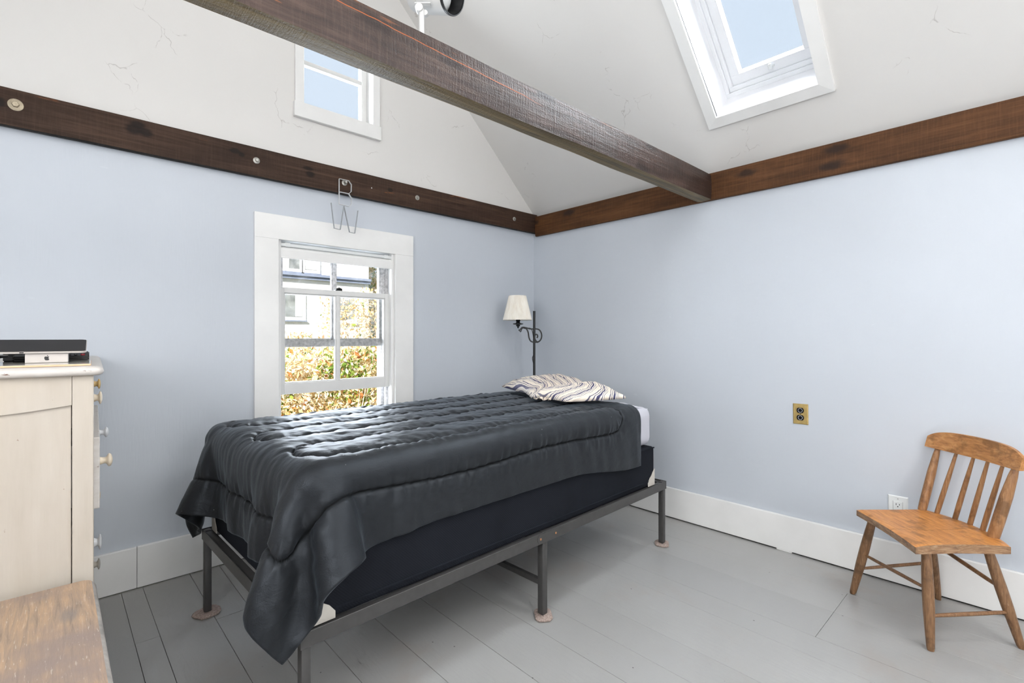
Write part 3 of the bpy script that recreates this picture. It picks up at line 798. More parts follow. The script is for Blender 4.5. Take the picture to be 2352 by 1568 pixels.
# ------------------------------------------------------------------ comforter: a sheet of cloth let fall over the bed, then quilted
def drape():
    h = 0.030
    U0, U1, V0, V1 = -1.285, 0.745, -0.775, 0.745
    nu, nv = int(round((U1 - U0) / h)) + 1, int(round((V1 - V0) / h)) + 1
    hu, hv = (U1 - U0) / (nu - 1), (V1 - V0) / (nv - 1)
    sm = lambda x, a, b: (lambda t: t * t * (3 - 2 * t))(np.clip((x - a) / (b - a), 0, 1))
    u = np.linspace(U0, U1, nu)[:, None] * np.ones((1, nv)); v = np.ones((nu, 1)) * np.linspace(V0, V1, nv)[None, :]
    # the near hem is shorter along the middle of the bed than at the head
    lift = 0.058 * (1 - sm(u, 0.15, 0.70)) * (0.62 + 0.38 * sm(u, -0.95, -0.5))
    v = v + lift * np.clip((-v - 0.45) / 0.325, 0, 1)
    top = 0.793
    P = np.stack([u, v, np.full_like(u, top)], -1)
    # start from a loosely bent shape so the flaps are already on their way down
    rest_uv = np.stack([u, v], -1)
    du = np.maximum(0, -0.98 - u); dv = np.maximum(0, np.abs(v) - 0.49)
    d = np.hypot(du, dv)
    P[..., 2] -= 0.75 * d
    P[..., 0] += 0.45 * du; P[..., 1] -= 0.45 * dv * np.sign(v)
    rr = np.random.RandomState(3)
    P += rr.randn(*P.shape) * 0.001
    pin = (np.abs(v) < 0.40) & (u > -0.90)
    w = np.where(pin, 0.0, 1.0)
    Q = P.copy()
    boxes = [(-0.975, 0.905, -0.487, 0.485, 0.30, 0.772, 0.05), (FA0, FA1, FB0, FB1, 0.30, FZ1, 0.004)]
    mar = 0.019
    def collide(X):
        for a0, a1, b0, b1, z0, z1, r in boxes:
            c = np.array([(a0 + a1) / 2, (b0 + b1) / 2, (z0 + z1) / 2]); e = np.array([(a1 - a0) / 2, (b1 - b0) / 2, (z1 - z0) / 2]) - r
            q = X - c; aq = np.abs(q) - e
            out = np.maximum(aq, 0); L = np.linalg.norm(out, axis=-1)
            inside = np.minimum(aq.max(-1), 0)
            sd = L + inside - r
            hit = sd < mar
            if not hit.any(): continue
            nrm = np.where((L > 1e-9)[..., None], out / np.maximum(L, 1e-9)[..., None], 0) * np.sign(q)
            k = aq.argmax(-1)
            ax = np.zeros_like(q); np.put_along_axis(ax, k[..., None], 1.0, -1)
            nrm = np.where((L > 1e-9)[..., None], nrm, ax * np.sign(q))
            X += np.where(hit[..., None], nrm * (mar - sd)[..., None], 0)
        return X
    def con(X, ia, ib, rest, stiff, lo=0.0):
        A = X[ia]; B = X[ib]; wa = w[ia][..., None]; wb = w[ib][..., None]
        D = B - A; L = np.linalg.norm(D, axis=-1, keepdims=True) + 1e-9
        if rest is None: rest = np.linalg.norm(rest_uv[ib] - rest_uv[ia], axis=-1, keepdims=True)
        s = (L - rest) / L * stiff / np.maximum(wa + wb, 1e-9)
        if lo: s = np.where(L > rest, s, s * lo)
        s = np.where(wa + wb > 0, s, 0)
        X[ia] += wa * s * D; X[ib] -= wb * s * D
    S = slice
    fam = []
    for o in (0, 1):
        n1 = (nu - o) // 2; fam.append(((S(o, o + 2 * n1, 2), S(None)), (S(o + 1, o + 2 * n1, 2), S(None)), None, 1.0, 0.6))
        n2 = (nv - o) // 2; fam.append(((S(None), S(o, o + 2 * n2, 2)), (S(None), S(o + 1, o + 2 * n2, 2)), None, 1.0, 0.6))
    dg = hypot(hu, hv)
    for o in (0, 1):
        n1 = (nu - o) // 2
        fam.append(((S(o, o + 2 * n1, 2), S(0, nv - 1)), (S(o + 1, o + 2 * n1, 2), S(1, nv)), None, 0.35, 0.4))
        fam.append(((S(o, o + 2 * n1, 2), S(1, nv)), (S(o + 1, o + 2 * n1, 2), S(0, nv - 1)), None, 0.35, 0.4))
    bend = []
    for o in (0, 1, 2, 3):
        ia = np.arange(o, nu - 2, 4); bend.append(((ia, S(None)), (ia + 2, S(None)), None, 0.30, 0))
        ib = np.arange(o, nv - 2, 4); bend.append(((S(None), ib), (S(None), ib + 2), None, 0.30, 0))
    for o in range(8):
        ia = np.arange(o, nu - 4, 8); bend.append(((ia, S(None)), (ia + 4, S(None)), None, 0.10, 0))
        ib = np.arange(o, nv - 4, 8); bend.append(((S(None), ib), (S(None), ib + 4), None, 0.10, 0))
    fam_ = [(a, b, np.linalg.norm(rest_uv[b] - rest_uv[a], axis=-1, keepdims=True), st, lo) for a, b, _, st, lo in fam]
    bend = [(a, b, np.linalg.norm(rest_uv[b] - rest_uv[a], axis=-1, keepdims=True), st, lo) for a, b, _, st, lo in bend]
    dt = 0.013
    Vv = np.zeros_like(P)
    for step in range(240):
        Vv[..., 2] -= 9.8 * dt
        Vv *= 0.95
        X = P + Vv * dt * w[..., None]
        for it in range(10):
            for ia, ib, rest, st, lo in fam_: con(X, ia, ib, rest, st, lo)
            if it % 2 == 0:
                for ia, ib, rest, st, lo in bend: con(X, ia, ib, rest, st)
            X = collide(X)
        Vv = (X - P) / dt
        sp = np.linalg.norm(Vv, axis=-1, keepdims=True); Vv *= np.minimum(1, 2.0 / np.maximum(sp, 1e-6))
        P = X
    return P, u, v

def cubic_up(A, k):
    """Catmull-Rom upsampling along the first axis"""
    n = A.shape[0]
    E = np.concatenate([2 * A[:1] - A[1:2], A, 2 * A[-1:] - A[-2:-1]], 0)
    out = []
    for j in range(k):
        t = j / k
        p0, p1, p2, p3 = E[0:n - 1], E[1:n], E[2:n + 1], E[3:n + 2]
        out.append(0.5 * (2 * p1 + (p2 - p0) * t + (2 * p0 - 5 * p1 + 4 * p2 - p3) * t * t + (3 * p1 - p0 - 3 * p2 + p3) * t ** 3))
    R = np.stack(out, 1).reshape(((n - 1) * k,) + A.shape[1:])
    return np.concatenate([R, A[-1:]], 0)

def quilt_lines():
    def arc(c, r, a0, a1, n=12): return [(c[0] + r * cos(radians(a0 + (a1 - a0) * i / n)), c[1] + r * sin(radians(a0 + (a1 - a0) * i / n))) for i in range(n + 1)]
    H, Ft = 0.58, -0.945
    vs = [-0.572, -0.415, -0.235, -0.065, 0.105, 0.27, 0.43, 0.60]
    path = []
    # border along the foot, then the near side, then a serpentine across the top
    path += [(-0.2, 0.60)] + arc((-1.09, 0.54), 0.06, 90, 180) + arc((-1.09, -0.512), 0.06, 180, 270)
    for i in range(len(vs) - 1):
        a, b = vs[i], vs[i + 1]; r = (b - a) / 2
        if i % 2 == 0: path += arc((H - r, (a + b) / 2), r, -90, 90)
        else: path += arc((Ft + r, (a + b) / 2), r, 270, 90)
    path.append((-0.2, 0.60))
    seg = []
    for (x0, y0), (x1, y1) in zip(path, path[1:]):
        n = max(1, int(hypot(x1 - x0, y1 - y0) / 0.05))
        for k in range(n):
            seg.append((x0 + (x1 - x0) * k / n, y0 + (y1 - y0) * k / n, x0 + (x1 - x0) * (k + 1) / n, y0 + (y1 - y0) * (k + 1) / n))
    return np.array(seg)

def make_comforter():
    P, u, v = drape()
    k = 5
    def up(A): return cubic_up(cubic_up(A, k).swapaxes(0, 1), k).swapaxes(0, 1)
    X, uu, vv = up(P), up(u[..., None])[..., 0], up(v[..., None])[..., 0]
    nu, nv = uu.shape
    seg = quilt_lines()
    # wander of the stitch lines
    wu = np.array([noise.noise((a * 2.2, b * 2.2, 0.3)) for a, b in zip(uu.ravel(), vv.ravel())]).reshape(uu.shape)
    pu, pv = uu + 0.010 * wu, vv + 0.016 * wu
    D = np.full(uu.shape, 9.0); AL = np.zeros_like(D); acc = 0.0
    for x0, y0, x1, y1 in seg:
        dx, dy = x1 - x0, y1 - y0; L = hypot(dx, dy)
        if L < 1e-6: continue
        t = np.clip(((pu - x0) * dx + (pv - y0) * dy) / (L * L), 0, 1)
        d = np.hypot(pu - x0 - t * dx, pv - y0 - t * dy)
        m = d < D
        D = np.where(m, d, D); AL = np.where(m, acc + t * L, AL); acc += L
    gu = np.gradient(X, axis=0); gv = np.gradient(X, axis=1)
    N = np.cross(gu, gv); N /= np.linalg.norm(N, axis=-1, keepdims=True) + 1e-9
    edge = np.minimum(np.minimum(uu - uu.min(), uu.max() - uu), np.minimum(vv - vv.min(), vv.max() - vv))
    puff = 0.0125 * (1 - np.exp(-(D / 0.030) ** 0.9)) - 0.006 * np.exp(-(D / 0.0055) ** 2)
    puff *= np.clip(edge / 0.05, 0, 1) * 0.9 + 0.1
    puff *= 0.50 + 0.50 * np.clip((edge - 0.06) / 0.16, 0, 1)
    pucker = np.zeros_like(D); fold = np.zeros_like(D); big = np.zeros_like(D)
    f1 = noise.noise
    flat = zip(uu.ravel(), vv.ravel(), AL.ravel(), D.ravel())
    a, b, c = [], [], []
    for p, q, s, d in flat:
        a.append(f1((s * 52, d * 9, 0.5)))
        side = max(0.0, min(1.0, (abs(q) - 0.44) / 0.06)); foot = max(0.0, min(1.0, (-0.90 - p) / 0.08))
        b.append(side * f1((p * 15 + q * 3, q * 3.0, 2.0)) + foot * 0.8 * f1((q * 34 + p * 4, p * 4.0, 5.0)))
        c.append(f1((p * 7 + q * 5, q * 9 - p * 2, 8.0)) + 0.6 * f1((p * 16 - q * 9, q * 26, 4.0)) + 0.35 * f1((p * 40 + q * 22, q * 55, 1.0)))
    pucker = np.array(a).reshape(D.shape); fold = np.array(b).reshape(D.shape); big = np.array(c).reshape(D.shape)
    topm = np.clip((0.50 - np.abs(vv)) / 0.06, 0, 1) * np.clip((uu + 1.02) / 0.06, 0, 1)
    disp = puff + 0.0058 * pucker * np.exp(-((D - 0.012) / 0.030) ** 2) + 0.0030 * fold + (0.0026 * topm + 0.0010) * big
    Y = X + N * disp[..., None] * np.sign(N[nu // 2, nv // 2, 2])
    verts = Y.reshape(-1, 3)
    idx = np.arange(nu * nv).reshape(nu, nv)
    faces = np.stack([idx[:-1, :-1], idx[1:, :-1], idx[1:, 1:], idx[:-1, 1:]], -1).reshape(-1, 4)
    me = bpy.data.meshes.new('comforter')
    me.from_pydata(verts.tolist(), [], faces.tolist())
    st_ = me.attributes.new('stitch', 'FLOAT', 'POINT'); st_.data.foreach_set('value', np.exp(-(D / 0.0042) ** 2).ravel().astype(np.float32))
    me.materials.append(M['comforter'])
    me.shade_smooth()
    o = new_obj('comforter', me)
    o.location = BED; o.rotation_euler = (0, 0, BRZ)
    s = o.modifiers.new('thickness', 'SOLIDIFY'); s.thickness = 0.011; s.offset = -1 if N[nu // 2, nv // 2, 2] > 0 else 1
    tag(o, 'black quilted comforter draped over the bed with one corner hanging low', 'comforter')
    return o
make_comforter()

# ------------------------------------------------------------------ pillow
def pillow_cloth():
    k = NT('striped_ticking')
    at = k.n('ShaderNodeAttribute'); at.attribute_name = 'stripe'
    x = k.math('MULTIPLY', at.outputs['Fac'], 1.0)
    fr = k.math('FRACT', x)
    ink = (0.05, 0.05, 0.12)
    c0 = (0.76, 0.68, 0.58)
    c = k.ramp(fr, [(0.0, ink), (0.06, c0), (0.16, c0), (0.165, ink), (0.22, c0), (0.30, c0), (0.305, ink), (0.44, ink),
                    (0.445, (0.72, 0.66, 0.60)), (0.52, ink), (0.56, c0), (0.66, c0), (0.665, ink), (0.70, c0), (0.80, (0.60, 0.48, 0.40)), (0.82, c0), (0.97, c0)], 'CONSTANT')
    c = k.mix(k.mask(k.noise(k.coords(), 6, 4), 0.35, 0.75), c, k.mix(0.35, c, (0.78, 0.72, 0.66)))
    k.bump(k.noise(k.coords(), 18, 5, 0.6), 0.35, 0.012)
    return k.set(c, 0.85)
M['ticking'] = pillow_cloth()
M['cream_cloth'] = plain('cream_fringe_cloth', (0.70, 0.60, 0.50), 0.85, var=0.15, scale=60, bump=0.3)

def make_pillow():
    root = thing('pillow', 'crumpled striped pillow in cream and navy at the head of the bed', 'pillow', (0, 0, 0), 0)
    root.location = BED + Matrix.Rotation(BRZ, 3, 'Z') @ Vector((0.715, 0.03, 0.812)); root.rotation_euler = (0, 0, BRZ)
    e1 = Vector((0.30, 0.79, 0)).normalized(); e2 = Vector((-e1.y, e1.x, 0))      # long axis toward the window, short axis toward the foot
    n, m = 96, 56
    bm = bmesh.new()
    lay = bm.verts.layers.float.new('stripe')
    def surf(i, j, sgn):
        s = -1 + 2 * i / n; t = -1 + 2 * j / m
        # rounded rectangle outline
        lx = 0.435 * s; ly = 0.205 * t * (1 - 0.10 * abs(s) ** 3)
        ly += 0.055 * math.exp(-((s + 0.42) / 0.25) ** 2) * max(0, t)            # fold pushed out over the quilt
        lx *= 1 - 0.05 * abs(t) ** 3
        prof = max(0.0, (1 - abs(s) ** 4.0)) ** 0.36 * max(0.0, (1 - abs(t) ** 3.0)) ** 0.45
        lobe = 0.62 + 0.38 * math.exp(-((s - 0.25) / 0.42) ** 2) + 0.22 * math.exp(-((s + 0.62) / 0.22) ** 2) - 0.34 * math.exp(-((s + 0.28 + 0.15 * t) / 0.10) ** 2)
        hgt = 0.092 * prof * lobe
        q = Vector((s * 2.4, t * 1.5, 0.7))
        if sgn > 0:
            z = hgt + prof * (0.010 * noise.noise(q * 2.2) + 0.006 * noise.noise(q * 6 + Vector((0, t * 4, 0)))) + 0.004 * noise.noise((s * 9, t * 22, 3)) * prof ** 0.3
        else:
            z = 0.006 * (1 - prof)
        z = max(z, 0.0 if sgn < 0 else 0.004 * prof)
        wob = 0.008 * noise.noise((s * 5, t * 5, 9))
        p = e1 * (lx + wob) + e2 * (ly + wob) + Vector((0, 0, z + 0.012))
        # stripes follow the long axis on the far half and turn across the near, twisted half
        tw = 1 / (1 + math.exp(max(-40, min(40, (s + 0.27 + 0.12 * t) * 45))))
        st = (1 - tw) * (ly * 17.0 + 0.12 * noise.noise((s * 3, t * 3, 5))) + tw * ((hypot(lx + 0.20, ly - 0.12)) * 17.0)
        return p, st
    grids = []
    for sgn in (1, -1):
        g = []
        for i in range(n + 1):
            row = []
            for j in range(m + 1):
                border = i in (0, n) or j in (0, m)
                if sgn < 0 and border: row.append(grids[0][i][j]); continue
                p, st = surf(i, j, sgn)
                vtx = bm.verts.new(p); vtx[lay] = st; row.append(vtx)
            g.append(row)
        grids.append(g)
        for i in range(n):
            for j in range(m):
                f = [g[i][j], g[i + 1][j], g[i + 1][j + 1], g[i][j + 1]]
                bm.faces.new(f if sgn > 0 else f[::-1])
    finish('pillowcase', bm, M['ticking'], root, smooth=True, angle=180)
    # gathered hem at the fold
    bm = bmesh.new(); prev = None
    for k in range(41):
        f = k / 40
        s = -0.70 + 0.50 * f
        lx = 0.435 * s; ly = 0.205 + 0.055 * math.exp(-((s + 0.42) / 0.25) ** 2) - 0.02
        zz = 0.012 + 0.010 * sin(k * 1.9) + 0.006 * noise.noise((k * 0.6, 2, 0))
        a = e1 * lx + e2 * (ly - 0.012) + Vector((0, 0, 0.024 + 0.4 * zz))
        b = e1 * (lx + 0.004 * sin(k * 2.3)) + e2 * (ly + 0.012 + 0.006 * sin(k * 1.3)) + Vector((0, 0, 0.006 + zz * 0.6))
        cur = [bm.verts.new(a), bm.verts.new(b), bm.verts.new(b - Vector((0, 0, 0.004))), bm.verts.new(a - Vector((0, 0, 0.006)))]
        if prev:
            for i in range(4): bm.faces.new([prev[i], prev[(i + 1) % 4], cur[(i + 1) % 4], cur[i]])
        else: bm.faces.new(cur[::-1])
        prev = cur
    bm.faces.new(prev)
    finish('hem', bm, M['cream_cloth'], root, smooth=True, angle=70)
make_pillow()

# ------------------------------------------------------------------ floor lamp in the corner
def shade_cloth():
    k = NT('cream_pleated_shade')
    c = k.ramp(k.noise(k.coords((4, 4, 1)), 12, 4), [(0.3, (0.76, 0.71, 0.63)), (0.7, (0.86, 0.83, 0.77))])
    k.set(c, 0.85, Transmission_Weight=0.0)
    return k.m
M['shade'] = shade_cloth()
LP = Vector((-0.308, -0.306, 0))
lamp = thing('floor_lamp', 'black iron floor lamp with a cream pleated shade in the corner', 'lamp', LP, math.atan2(-RGT.y, -RGT.x) + pi)
# local x runs along the picture's right, arm to -x
q = 3.6 / 1131.4
def lpt(px, py): return ((px - 1227) * q, 0, 1.15 - (py - 772.7) * q)
bm = bmesh.new(); tube(bm, [(0, 0, 0.02), (0, 0, 0.80), (0, 0, 1.337)], [0.0100, 0.0092, 0.0086], 12); finish('pole', bm, M['iron'], lamp, smooth=True)
bm = bmesh.new(); lathe(bm, [(0, 0.001), (0.125, 0.001), (0.13, 0.008), (0.12, 0.016), (0.03, 0.026), (0.012, 0.045), (0.009, 0.06)], 28); finish('base', bm, M['iron'], lamp, smooth=True)
def curve(pts, n=6):
    A = np.array([lpt(*p) for p in pts]); B = cubic_up(A, n); return [tuple(x) for x in B]
bm = bmesh.new()
ribbon(bm, curve([(1191, 757), (1194, 758), (1199, 752), (1206, 752), (1218, 755), (1230, 755), (1238, 757), (1243, 764), (1244, 773), (1241, 781), (1235, 785), (1230, 781), (1228, 775), (1229, 769), (1233, 768), (1235, 772), (1233, 776)]), 0.0060, 0.0100, (0, 1, 0))
ribbon(bm, curve([(1203, 753), (1209, 755), (1213, 763), (1215, 775), (1219, 783), (1226, 785.5), (1236, 785.5)]), 0.0060, 0.0100, (0, 1, 0))
finish('scroll_arm', bm, M['iron'], lamp)
sx, _, sz = lpt(1190, 735)
bm = bmesh.new(); lathe(bm, [(0, -0.064), (0.006, -0.058), (0.007, -0.050), (0.016, -0.042), (0.013, -0.036), (0.037, -0.032), (0.038, -0.027), (0.018, -0.024), (0.012, -0.014), (0.017, -0.008), (0.015, 0.0), (0.013, 0.05), (0, 0.05)], 20, Matrix.Translation((sx, 0, sz + 0.002)))
finish('socket', bm, M['iron'], lamp, smooth=True)
bm = bmesh.new(); lathe(bm, [(0, 0.052), (0.012, 0.055), (0.026, 0.085), (0.030, 0.105), (0.022, 0.128), (0, 0.136)], 16, Matrix.Translation((sx, 0, sz)))
finish('bulb', bm, M['white_plastic'], lamp, smooth=True)
bm = bmesh.new(); tube(bm, curve([(1192, 757), (1196, 762), (1200, 754), (1212, 753), (1221, 756), (1225, 775), (1226, 810), (1223, 822), (1225, 834), (1227, 850), (1230, 878)], 5), 0.0028, 6)
tube(bm, [lpt(1230, 878), (0.012, 0.01, 0.5), (0.02, 0.02, 0.12), (0.05, 0.06, 0.022)], 0.0028, 6)
finish('cord', bm, M['iron'], lamp, smooth=True)
bm = bmesh.new()
n = 192; r1, r0, H = 0.106, 0.063, 0.178
sxx = lpt(1188.5, 735)[0]
rows = []
for hz, f in ((0.0, 0), (0.004, 0), (0.006, 1), (0.06, 1), (0.12, 1), (0.172, 1), (0.174, 0), (H, 0)):
    rr = r1 + (r0 - r1) * hz / H
    rows.append([bm.verts.new((sxx + (rr + (0.0011 * (1 if k % 2 else -1) * f) + (0.0015 if not f else 0)) * cos(2 * pi * k / n), (rr + (0.0011 * (1 if k % 2 else -1) * f) + (0.0015 if not f else 0)) * sin(2 * pi * k / n), sz + hz)) for k in range(n)])
for a, b in zip(rows, rows[1:]):
    for k in range(n): bm.faces.new([a[k], a[(k + 1) % n], b[(k + 1) % n], b[k]])
ls = finish('lamp_shade', bm, M['shade'], lamp)
md = ls.modifiers.new('cloth', 'SOLIDIFY'); md.thickness = 0.002

# ------------------------------------------------------------------ dresser (local x = out of the drawer fronts, y = along the front away from the camera)
def old_cream():
    k = NT('worn_cream_paint')
    v = k.coords()
    c = k.ramp(k.noise(k.coords((5, 5, 0.8)), 3.0, 4, 0.6), [(0.3, (0.44, 0.393, 0.333)), (0.7, (0.51, 0.466, 0.41))])
    c = k.mix(k.mask(k.noise(v, 2.2, 3), 0.45, 0.75), c, (0.48, 0.415, 0.33))
    gr = k.noise(k.coords((60, 60, 3)), 3, 4)
    chips = k.mask(k.noise(k.coords((20, 20, 9)), 3.0, 5, 0.65), 0.70, 0.73)
    c = k.mix(k.math('MULTIPLY', chips, 0.6), c, (0.20, 0.10, 0.06))
    k.bump(gr, 0.12, 0.004)
    return k.set(c, 0.5)
M['cream'] = old_cream()
def top_cream():
    k = NT('chipped_white_cream_paint')
    v = k.coords()
    c = k.ramp(k.noise(k.coords((3, 12, 12)), 4.0, 5, 0.6), [(0.3, (0.52, 0.485, 0.45)), (0.7, (0.62, 0.595, 0.57))])
    chips = k.mask(k.noise(k.coords((14, 30, 60)), 2.2, 5, 0.62), 0.655, 0.69)
    c = k.mix(chips, c, (0.14, 0.075, 0.05))
    k.bump(k.noise(v, 40, 4), 0.15, 0.004)
    return k.set(c, 0.45)
M['cream_top'] = top_cream()
M['knob_white'] = plain('white_knob_paint', (0.70, 0.71, 0.73), 0.35, var=0.06, scale=60)
M['knob_cream'] = plain('cream_knob_paint', (0.74, 0.64, 0.50), 0.35, var=0.06, scale=60)
M['knob_yellow'] = plain('yellowed_knob_paint', (0.66, 0.46, 0.19), 0.35, var=0.2, scale=90)
M['knob_grey'] = plain('greyed_knob_paint', (0.50, 0.47, 0.42), 0.4, var=0.15, scale=60)
DRZ = radians(87.325 - 90)
dr = thing('dresser', 'tall cream painted dresser with chipped edges and turned knobs at left', 'dresser', (-2.7965, -0.9794, 0), DRZ)
DD, DW, DH = 0.47, 0.955, 1.040
bm = bmesh.new()     # carcass: stiles, rails, back, bottom
for y0, y1 in ((0.0, 0.022), (DW - 0.022, DW)):
    box(bm, -0.046, 0.0, y0, y1 if y0 else 0.03, 0.0, DH, 0.002)
    box(bm, -DD, -DD + 0.046, y0, y1 if y0 else 0.03, 0.0, DH, 0.002)
box(bm, -0.046, 0.0, DW - 0.03, DW, 0.0, DH, 0.002)
box(bm, -DD, -DD + 0.012, 0.02, DW - 0.02, 0.05, DH)
box(bm, -DD + 0.01, -0.01, 0.02, DW - 0.02, 0.06, 0.08)
for z in (0.075, 0.353, 0.637, 0.865):
    box(bm, -0.04, -0.002, 0.03, DW - 0.03, z - 0.009, z + 0.009)
finish('carcass', bm, M['cream'], dr)
for y0, y1 in ((0.0, 0.020), (DW - 0.020, DW)):        # side frames: top rail with an arched lower edge, bottom rail
    bm = bmesh.new()
    pts = [(-0.047, DH), (-DD + 0.047, DH)]
    n = 14
    for k in range(n + 1):
        f = k / n; x = -DD + 0.047 + (DD - 0.094) * f
        pts.append((x, 0.958 - 0.016 * sin(pi * f)))
    prism(bm, pts, 'y', y0 + 0.0012, y1)
    finish('upper_rail', bm, M['cream'], dr)
    finish('lower_rail', BX(-DD + 0.047, -0.047, y0 + 0.0012, y1, 0.06, 0.16), M['cream'], dr)
    finish('side_panel', BX(-DD + 0.0475, -0.0485, y0 + 0.010, y1 - 0.006, 0.1, 1.0), M['cream'], dr)
bm = bmesh.new()     # moulded top
prof = [(0.0, 0.0), (0.014, 0.0), (0.020, 0.004), (0.023, 0.011), (0.021, 0.019), (0.013, 0.025), (0.004, 0.0265)]
loops = []
for d, z in prof:
    x0, x1, y0, y1 = -DD - d * 0.5, d, -d, DW + d * 0.4
    r = 0.006 + d * 0.5
    ring = []
    for cx, cy, a0 in ((x1 - r, y0 + r, -90), (x1 - r, y1 - r, 0), (x0 + r, y1 - r, 90), (x0 + r, y0 + r, 180)):
        for k in range(5):
            a = radians(a0 + 90 * k / 4); ring.append(bm.verts.new((cx + r * cos(a), cy + r * sin(a), DH + z)))
    loops.append(ring)
for a, b in zip(loops, loops[1:]):
    for k in range(len(a)): bm.faces.new([a[k], a[(k + 1) % len(a)], b[(k + 1) % len(a)], b[k]])
bm.faces.new(loops[0][::-1]); bm.faces.new(loops[-1])
finish('dresser_top', bm, M['cream_top'], dr, smooth=True, angle=50)
DT = DH + 0.0265
def knob(parent, y, z, x, r, mat, L):
    bm = bmesh.new()
    Mx = Matrix.Translation((x, y, z)) @ Matrix.Rotation(pi / 2, 4, 'Y')
    lathe(bm, [(0, 0), (r * 0.62, 0), (r * 0.52, L * 0.2), (r * 0.45, L * 0.42), (r * 0.62, L * 0.56), (r * 0.96, L * 0.66), (r, L * 0.74), (r * 0.86, L * 0.88), (r * 0.45, L * 0.97), (0, L)], 18, Mx)
    finish('knob', bm, M[mat], parent, smooth=True, angle=70)
drawers = (  # z0, z1, how far open, knob mats near/far, knob size
    (0.875, 1.030, 0.0005, 'knob_cream', 'knob_yellow', 0.021, 0.021),
    (0.647, 0.856, 0.0140, 'knob_cream', 'knob_white', 0.021, 0.033),
    (0.363, 0.628, 0.0005, 'knob_white', 'knob_yellow', 0.024, 0.020),
    (0.085, 0.343, 0.0005, 'knob_white', 'knob_grey', 0.022, 0.020))
for z0, z1, xo, mn, mf, rr, L in drawers:
    bm = BX(-0.020, xo, 0.032, DW - 0.032, z0, z1, bevel=0.003)
    box(bm, -0.40, -0.020, 0.045, DW - 0.045, z0 + 0.012, z1 - 0.02)
    d = finish('drawer', bm, M['cream'] if xo < 0.01 else M['cream_top'], dr)
    zc = (z0 + z1) / 2 + 0.004
    knob(d, 0.190, zc, xo, rr, mn, L); knob(d, DW - 0.165, zc, xo, rr * 1.0, mf, L * 1.05)

# ------------------------------------------------------------------ things on the dresser
CAM = Vector((-2.8829, -2.8274, 1.15))
TOPZ = DT + 0.0005
rz_view = math.atan2(RGT.y, RGT.x)             # things here face the room squarely, x along RGT
lb = thing('lap_board', 'thin board with a glossy top lying on the front of the dresser', 'board', (-2.990, -0.800, TOPZ), rz_view + radians(0.0))
lb.location = (-2.995, -0.930, TOPZ)
lb.rotation_euler = (0, 0, DRZ)
M['board_edge'] = plain('peach_board_edge', (0.72, 0.48, 0.30), 0.5, var=0.1)
k_ = NT('glossy_board_top'); k_.set(k_.ramp(k_.noise(k_.coords((3, 20, 3)), 4, 3), [(0.3, (0.40, 0.39, 0.35)), (0.7, (0.52, 0.50, 0.46))]), 0.10, 0.0, 0.6)
M['board_top'] = k_.m
finish('core', BX(-0.22, 0.195, -0.030, 0.25, 0.0, 0.005, bevel=0.001), M['board_edge'], lb)
finish('top_sheet', BX(-0.219, 0.194, -0.029, 0.249, 0.0051, 0.0057), M['board_top'], lb)
BZ = TOPZ + 0.0057
# silver box with the fruit mark
sb = thing('silver_box', 'small silver box with a black fruit logo standing on the glossy board', 'box', (-2.8945, -0.8338, BZ + 0.0003), DRZ)
finish('body', BX(-0.0465, 0.0465, 0.0, 0.055, 0.0, 0.0270, bevel=0.0012), M['silver'], sb)
out = [(0, .60), (-.10, .65), (-.22, .68), (-.35, .64), (-.45, .53), (-.50, .36), (-.49, .17), (-.44, -.01), (-.35, -.18), (-.25, -.30), (-.16, -.335), (-.08, -.31), (0, -.285),
       (.08, -.31), (.16, -.335), (.25, -.30), (.35, -.18), (.42, -.05), (.45, .02), (.37, .08), (.31, .17), (.285, .28), (.30, .39), (.35, .48), (.43, .55), (.35, .64), (.22, .68), (.10, .65)]
leaf_ = [(-.01, .74), (.0, .85), (.06, .95), (.15, 1.02), (.22, 1.04), (.215, .93), (.16, .83), (.08, .76)]
bm = bmesh.new(); ks = 0.0118
for poly in (out, leaf_):
    A = [bm.verts.new((a * ks, -0.0004, 0.0125 + (b - 0.15) * ks)) for a, b in poly]
    Bv = [bm.verts.new((a * ks, 0.0002, 0.0125 + (b - 0.15) * ks)) for a, b in poly]
    bm.faces.new(A)
    for i in range(len(A)): bm.faces.new([A[i], A[(i + 1) % len(A)], Bv[(i + 1) % len(A)], Bv[i]])
finish('logo', bm, M['black_plastic'], sb)
# black screen leaning back on the box
def tablet():
    t = thing('tablet', 'black screened tablet tilted back on top of the silver box', 'tablet', (-2.8070, -0.8500, BZ + 0.0283), DRZ)
    tilt = radians(9.4); dep = 0.20; yaw = 0.0
    Mt = Matrix.Rotation(tilt, 4, 'X')
    def pane(x0, x1, y0, y1, z0, z1, r, bev):
        bm = bmesh.new()
        pts = []
        for cx, cy, a0 in ((x1 - r, y0 + r, -90), (x1 - r, y1 - r, 0), (x0 + r, y1 - r, 90), (x0 + r, y0 + r, 180)):
            for k in range(6):
                a = radians(a0 + 90 * k / 5); pts.append((cx + r * cos(a) + (cy + r * sin(a) - y0) * yaw, cy + r * sin(a)))
        prism(bm, pts, 'z', z0, z1)
        bmesh.ops.transform(bm, matrix=Mt, verts=bm.verts)
        return bm
    finish('shell', pane(-0.27, 0.0, 0.0, dep, 0.0, 0.0055, 0.012, 0), M['silver'], t)
    finish('screen', pane(-0.268, -0.002, 0.001, dep - 0.001, 0.0056, 0.0068, 0.012, 0), M['screen'], t)
    bm = BX(-0.145, -0.136, -0.0004, 0.001, 0.0012, 0.0042); bmesh.ops.transform(bm, matrix=Mt, verts=bm.verts)
    finish('port', bm, M['slot'], t)
tablet()
